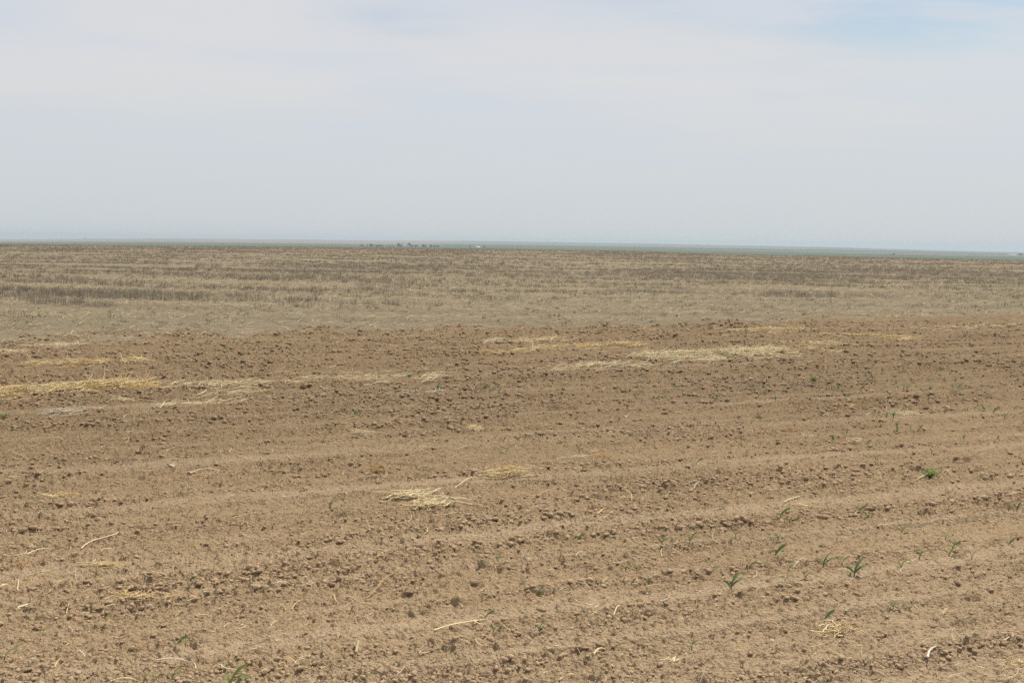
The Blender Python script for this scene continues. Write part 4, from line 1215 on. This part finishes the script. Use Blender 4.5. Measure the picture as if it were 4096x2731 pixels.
# low green weeds in the stubble, one mass of specks
n = 2600
y = np.sqrt(RNG.uniform(20 ** 2, 60 ** 2, n)); x = RNG.uniform(-0.56, 0.56, n) * y
zone = fields(x, y)[0]
k = (zone > 0.5) & (vnoise(x * 0.35, y * 0.35, 400) > 0.02)
x, y = x[k], y[k]; z = height(x, y, True)
parts = []
for q in range(5):
    n = len(x)
    V, Fc, T = stalks(np.stack([x + RNG.normal(0, .03, n), y + RNG.normal(0, .03, n), z], 1), hdir(n, None, 0, (0.3, 1.3)), RNG.uniform(0.04, 0.11, n), np.full(n, 0.006), RNG.normal(-.2, .1, n),
                      np.array(GREENS)[RNG.integers(0, 4, n)], 2, 0.2)
    parts.append((V, Fc, T))
V, Fc, T = join_arrays(parts)
tag(tinted_obj("ground_weeds", V, Fc, T, M_LEAF), "scattered low green weeds among the stubble", "weeds", kind='stuff')

# ------------------------------------------------------------------ the far hamlet
def far_place(px, dist):
    d = ray(px, 980)
    k = dist / math.hypot(d.x, d.y)
    x, y = d.x * k, d.y * k
    return x, y, float(hill_z(np.array([x]), np.array([y]))[0])


def box_arrays(x0, x1, y0, y1, z0, z1):
    v = [(x0, y0, z0), (x1, y0, z0), (x1, y1, z0), (x0, y1, z0), (x0, y0, z1), (x1, y0, z1), (x1, y1, z1), (x0, y1, z1)]
    f = [(0, 3, 2, 1), (4, 5, 6, 7), (0, 1, 5, 4), (1, 2, 6, 5), (2, 3, 7, 6), (3, 0, 4, 7)]
    return np.array(v, float), np.array(f)


def far_tree(px, dist, h, w, label, group):
    rg = np.random.default_rng(int(px * 3 + h * 7))
    x, y, z = far_place(px, dist)
    e = bpy.data.objects.new("tree", None); COL.objects.link(e); e.location = (x, y, z - 0.3)
    tag(e, label, "tree", group)
    V, Fc, T = stalks(np.zeros((1, 3)), np.array([[0, 0, 1.0]]), np.array([h * 0.6]), np.array([h * 0.04]), np.zeros(1), np.ones((1, 3)), 4, 0.1, rg, 6)
    d = hdir(5, None, 0, (0.5, 1.1), rg)
    V2, F2, T2 = stalks(np.tile([0, 0, h * 0.3], (5, 1)), d, np.full(5, h * 0.4), np.full(5, h * 0.018), np.zeros(5), np.ones((5, 3)), 3, 0.2, rg, 5)
    V, Fc, T = join_arrays([(V, Fc, T), (V2, F2, T2)])
    link("trunk", mesh_arrays("trunk", V, Fc, True), M_BARK, e)
    n = 420
    q = rg.normal(0, 1, (n, 3)); q /= np.linalg.norm(q, axis=1, keepdims=True); q *= rg.random((n, 1)) ** 0.4
    q = q * (1 + 0.35 * vnoise(q[:, 0] * 2 + px, q[:, 1] * 2 + q[:, 2], 9))[:, None]
    c = q * np.array([w / 2, w / 2, h * 0.42]) + np.array([0, 0, h * 0.56])
    a = rg.normal(0, 1, (n, 3)); a /= np.linalg.norm(a, axis=1, keepdims=True)
    b_ = np.cross(a, rg.normal(0, 1, (n, 3))); b_ /= np.linalg.norm(b_, axis=1, keepdims=True)
    s = rg.uniform(0.06, 0.13, (n, 1)) * h
    V = np.stack([c - a * s, c - b_ * s * 0.6, c + a * s, c + b_ * s * 0.6], 1).reshape(-1, 3)
    link("crown", mesh_arrays("crown", V, np.arange(n * 4).reshape(-1, 4)), M_FOLIAGE, e)


def house(px, dist, w, dp, h, rh, wallm, roofm, label, cat="house", name="house", rot=0.1):
    w, dp, h, rh = w * 1.3, dp * 1.2, h * 1.25, rh * 1.2
    x, y, z = far_place(px, dist)
    e = bpy.data.objects.new(name, None); COL.objects.link(e); e.location = (x, y, z - 0.2); e.rotation_euler = (0, 0, rot)
    tag(e, label, cat)
    V, Fc = box_arrays(-w / 2, w / 2, -dp / 2, dp / 2, 0, h)
    wl = link("wall", mesh_arrays("wall", V, Fc), wallm, e)
    o = 0.35
    V = np.array([(-w / 2 - o, -dp / 2 - o, h), (w / 2 + o, -dp / 2 - o, h), (w / 2 + o, dp / 2 + o, h), (-w / 2 - o, dp / 2 + o, h), (-w / 2 - o, 0, h + rh), (w / 2 + o, 0, h + rh)]) + np.array([0, 0, 0.01])
    me = bpy.data.meshes.new("roof"); me.from_pydata([tuple(v) for v in V], [], [(0, 1, 5, 4), (2, 3, 4, 5), (0, 4, 3), (1, 2, 5), (0, 3, 2, 1)])
    link("roof", me, roofm, e)
    for k, wx in enumerate((-0.28, 0.28)):
        V, Fc = box_arrays(w * wx - 0.5, w * wx + 0.5, -dp / 2 - 0.04, -dp / 2 + 0.1, h * 0.4, h * 0.78)
        link("window", mesh_arrays("window", V, Fc), M_DARK, e)
    V, Fc = box_arrays(-0.5, 0.5, -dp / 2 - 0.05, -dp / 2 + 0.1, 0.05, 2.1)
    link("door", mesh_arrays("door", V, Fc), M_DARK, e)


TG = "trees around the distant hamlet"
D0 = 4300
for px, h, w, lab in ((1446, 6, 7, "small dark tree at the left end of the hamlet's left tree row"), (1456, 6.5, 7, None), (1468, 8, 5, "narrow tree in the hamlet's left tree row"), (1483, 9, 8, "tallest tree of the hamlet's left tree row"),
                      (1490, 7, 6, None), (1507, 6, 9, None), (1516, 6.5, 9, None), (1527, 6, 8, None), (1548, 4, 4, None), (1560, 5, 5, None), (1573, 4.5, 5, None), (1594, 12, 8, "tall dark tree at the left end of the hamlet's main cluster"),
                      (1603, 8, 7, None), (1609, 9, 6, None), (1628, 7, 6, None), (1637, 13.5, 10, "tallest darkest tree in the middle of the distant hamlet"), (1648, 7, 8, None), (1662, 7.5, 9, None), (1672, 8, 9, None), (1682, 6, 7, None),
                      (1693, 10, 9, "broad tree right of the white silo in the hamlet"), (1703, 7.5, 8, None), (1714, 8, 8, None), (1724, 8.5, 8, None), (1736, 7, 7, None), (1748, 6.5, 7, None), (1757, 6.5, 6, None),
                      (1880, 6, 5, "lone small tree right of the far white shed"), (1937, 7, 6, "lone tree standing right of the far white shed and the lone small tree"), (1908, 4.5, 7, "low bush like tree beside the far white shed")):
    far_tree(px, D0 + (px * 37 % 90) + (40 if h < 8 else 0), h * 1.25, w * 1.3, lab or "dark rounded tree in the distant hamlet's tree rows", TG)
far_tree(4085, 6400, 13, 22, "broad dark tree on the horizon at the right edge", "lone far trees")
far_tree(3577, 4200, 8, 6, "small lone tree in the green valley at right", "lone far trees")
far_tree(3566, 4200, 5, 11, "low bush left of the small lone tree in the valley at right", "lone far trees")
far_tree(340, 13600, 16, 20, "tiny tree on the hilltop at left", "lone far trees")
house(1461, 4270, 8, 7, 4.5, 2.5, M_WHITE, M_ROOFG, "white house among the hamlet's left tree row")
house(1617, 4270, 12, 9, 6.5, 3.0, M_WHITE, M_ROOFG, "largest white house left of the hamlet's tallest tree", rot=0.3)
house(1630, 4270, 9, 8, 5, 2.4, M_CREAM, M_ROOFR, "cream house with a brown roof under the hamlet's tallest tree", rot=-0.2)
house(1676, 4270, 9, 7, 4, 2.2, M_CREAM, M_ROOFG, "low cream house left of the white silo")
house(1711, 4270, 9, 7, 4.5, 2.2, M_WHITE, M_ROOFG, "white house right of the broad tree in the hamlet", rot=0.2)
house(1762, 4270, 7, 7, 4, 2.0, M_CREAM, M_ROOFG, "small cream house at the right end of the hamlet")
house(1611, 7800, 12, 10, 7, 3, M_WHITE, M_ROOFG, "lone white farmhouse on the slope above the hamlet")
house(1913, 4150, 11, 9, 4.5, 2.2, M_WHITE, M_STEEL, "white shed standing alone right of the hamlet", "shed", "shed")
house(4050, 6300, 30, 14, 4, 2, M_WHITE, M_STEEL, "long low white shed near the right edge tree", "shed", "shed")

# white silo
x, y, z = far_place(1684, 4250)
e = bpy.data.objects.new("silo", None); COL.objects.link(e); e.location = (x, y, z); tag(e, "slim white silo in front of the hamlet's trees", "silo")
k = 20; an = np.arange(k) / k * 2 * math.pi
V = np.concatenate([np.stack([2.4 * np.cos(an), 2.4 * np.sin(an), np.zeros(k)], 1), np.stack([2.4 * np.cos(an), 2.4 * np.sin(an), np.full(k, 8.0)], 1)])
link("body", mesh_arrays("body", V, np.array([(i, (i + 1) % k, k + (i + 1) % k, k + i) for i in range(k)])), M_WHITE, e)
V = np.concatenate([np.stack([2.5 * np.cos(an), 2.5 * np.sin(an), np.full(k, 8.01)], 1), [(0, 0, 9.6)]])
link("roof", mesh_arrays("roof", V, np.array([(i, (i + 1) % k, k) for i in range(k)])), M_STEEL, e)


def mast(px, dist, h, w, label, tank):
    x, y, z = far_place(px, dist)
    e = bpy.data.objects.new("water_tower" if tank else "radio_mast", None); COL.objects.link(e); e.location = (x, y, z - 1)
    tag(e, label, "water tower" if tank else "mast")
    ps, ds, ls, rs = [], [], [], []
    for sx, sy in ((1, 1), (1, -1), (-1, 1), (-1, -1)):
        p = np.array([sx * w, sy * w, 0]); q = np.array([sx * w * 0.4, sy * w * 0.4, h * (0.7 if tank else 1)])
        o = None
        V, Fc, T = stalks(p[None], ((q - p) / np.linalg.norm(q - p))[None], np.array([np.linalg.norm(q - p)]), np.array([w * 0.16]), np.zeros(1), np.ones((1, 3)), 2, 0.0, RNG, 6, 0.8)
        link("leg", mesh_arrays("leg", V, Fc), M_STEEL if not tank else M_ROOFG, e)
    if tank:
        an = np.arange(16) / 16 * 2 * math.pi
        prof = [(w * 0.3, h * 0.66), (w * 1.0, h * 0.72), (w * 1.1, h * 0.9), (w * 0.8, h * 0.97), (0.05, h)]
        V = np.concatenate([np.stack([r * np.cos(an), r * np.sin(an), np.full(16, zz_)], 1) for r, zz_ in prof])
        Fc = np.array([(a * 16 + i, a * 16 + (i + 1) % 16, (a + 1) * 16 + (i + 1) % 16, (a + 1) * 16 + i) for a in range(len(prof) - 1) for i in range(16)])
        link("tank", mesh_arrays("tank", V, Fc, True), M_ROOFG, e)
    else:
        for zc in np.linspace(h * 0.15, h * 0.95, 7):
            ww = w * (1 - 0.6 * zc / h)
            V, Fc = box_arrays(-ww, ww, -ww, ww, zc - 0.25, zc + 0.25)
            link("brace", mesh_arrays("brace", V, Fc), M_STEEL, e)


mast(2190, 13500, 28, 5, "slim grey water tower on the horizon right of the middle", True)
mast(2154, 13500, 24, 1.6, "faint thin radio mast left of the grey water tower", False)
mast(2172, 13500, 13, 1.6, "short faint mast just left of the grey water tower", False)

# ------------------------------------------------------------------ air
M_HAZE = bpy.data.materials.new("haze"); M_HAZE.use_nodes = True
nt = M_HAZE.node_tree; nt.nodes.clear()
out = nt.nodes.new("ShaderNodeOutputMaterial"); pv = nt.nodes.new("ShaderNodeVolumePrincipled")
pv.inputs["Color"].default_value = (0.54, 0.635, 0.715, 1)
pv.inputs["Density"].default_value = 0.00009
pv.inputs["Anisotropy"].default_value = 0.25
nt.links.new(pv.outputs[0], out.inputs["Volume"])
V, Fc = box_arrays(-15000, 15000, -300, 18500, -330, 26)
hz = link("haze", mesh_arrays("haze", V, Fc), M_HAZE)
tag(hz, "thin pale haze filling the air over the plain", "haze", kind='stuff')

# ------------------------------------------------------------------ sky and sun
SUN_EL, SUN_AZ = 57, 40                                      # degrees; azimuth to the right of the view axis
world = bpy.data.worlds.new("World"); scene.world = world; world.use_nodes = True
nt = world.node_tree
bg = nt.nodes["Background"]; bg.inputs["Strength"].default_value = 0.10
sky = N(nt, "ShaderNodeTexSky", sky_type='NISHITA'); sky.sun_disc = False
sky.sun_elevation = R(SUN_EL); sky.sun_rotation = R(SUN_AZ)
sky.air_density = 1.2; sky.dust_density = 1.5
geo = N(nt, "ShaderNodeTexCoord").outputs["Generated"]
sx = N(nt, "ShaderNodeSeparateXYZ"); nt.links.new(geo, sx.inputs[0])
zc = math_(nt, 'ADD', math_(nt, 'MAXIMUM', sx.outputs[2], 0.0), 0.10)
cv = N(nt, "ShaderNodeCombineXYZ")
nt.links.new(math_(nt, 'DIVIDE', sx.outputs[0], zc), cv.inputs[0]); nt.links.new(math_(nt, 'DIVIDE', sx.outputs[1], zc), cv.inputs[1])
cn = noise(nt, mapping(nt, cv.outputs[0], R(20), (0.55, 1.0, 1)), 1.1, 6, 0.55)
cn2 = noise(nt, mapping(nt, cv.outputs[0], R(-15), (0.4, 0.9, 1)), 0.55, 4, 0.5)


def blob(px, py, wx, wy):
    """0..1 round a direction of the sky"""
    d = ray(px, py).normalized()
    az, el = math.atan2(d.x, d.y), math.asin(d.z)
    a_ = math_(nt, 'ARCTAN2', sx.outputs[0], sx.outputs[1])
    e_ = math_(nt, 'ARCSINE', sx.outputs[2])
    u = math_(nt, 'DIVIDE', math_(nt, 'SUBTRACT', a_, az), wx)
    v = math_(nt, 'DIVIDE', math_(nt, 'SUBTRACT', e_, el), wy)
    q = math_(nt, 'ADD', math_(nt, 'MULTIPLY', u, u), math_(nt, 'MULTIPLY', v, v))
    return math_(nt, 'DIVIDE', 1.0, math_(nt, 'ADD', 1.0, math_(nt, 'MULTIPLY', q, q)))


# thin high cloud nearly everywhere, gaps show the blue
gap = math_(nt, 'MAXIMUM', blob(3850, 60, 0.15, 0.035), math_(nt, 'MULTIPLY', blob(1640, 80, 0.05, 0.014), 0.30))
gap = math_(nt, 'MAXIMUM', gap, math_(nt, 'MULTIPLY', blob(2950, -40, 0.1, 0.02), 0.8))
gap = math_(nt, 'MULTIPLY', gap, ramp(nt, noise(nt, mapping(nt, cv.outputs[0], R(8), (0.8, 1.6, 1)), 1.7, 7, 0.6), [(0.36, 0.15), (0.56, 1.0)]))
warm = math_(nt, 'MAXIMUM', blob(2900, 300, 0.22, 0.05), math_(nt, 'MAXIMUM', blob(750, 30, 0.10, 0.03), blob(500, 330, 0.2, 0.03)))
cream = (7.25, 7.22, 7.35); lav = (6.62, 6.98, 7.60); low = (6.1, 6.55, 6.8)
cl = mix(nt, ramp(nt, math_(nt, 'ADD', math_(nt, 'MULTIPLY', cn, 0.75), math_(nt, 'MULTIPLY', warm, 0.22)), [(0.40, 0.0), (0.58, 1.0)]), lav, cream)
cl = mix(nt, ramp(nt, sx.outputs[2], [(0.0, 0.9), (0.14, 0.0)]), cl, low)
cover = math_(nt, 'SUBTRACT', 0.93, math_(nt, 'MULTIPLY', gap, 0.9))
nt.links.new(mix(nt, cover, sky.outputs[0], cl), bg.inputs["Color"])
world.cycles.sampling_method = 'MANUAL'; world.cycles.sample_map_resolution = 512

sd = bpy.data.lights.new("sun", 'SUN'); sd.energy = 5.0; sd.angle = R(0.6); sd.color = (1.0, 0.95, 0.87)
so = bpy.data.objects.new("sun", sd); COL.objects.link(so)
sdir = Vector((math.sin(R(SUN_AZ)) * math.cos(R(SUN_EL)), math.cos(R(SUN_AZ)) * math.cos(R(SUN_EL)), math.sin(R(SUN_EL))))
so.rotation_euler = sdir.to_track_quat('Z', 'Y').to_euler()
so.location = sdir * 100

# ------------------------------------------------------------------ render settings
vs = scene.view_settings
vs.view_transform = 'Standard'; vs.look = 'None'; vs.exposure = 0.0; vs.gamma = 1.0; vs.use_curve_mapping = False
cy = scene.cycles
cy.max_bounces = 4; cy.diffuse_bounces = 2; cy.glossy_bounces = 1; cy.volume_bounces = 1; cy.transparent_max_bounces = 4
cy.caustics_reflective = False; cy.caustics_refractive = False
cy.use_denoising = False
cy.use_adaptive_sampling = False
scene.render.filter_size = 1.05
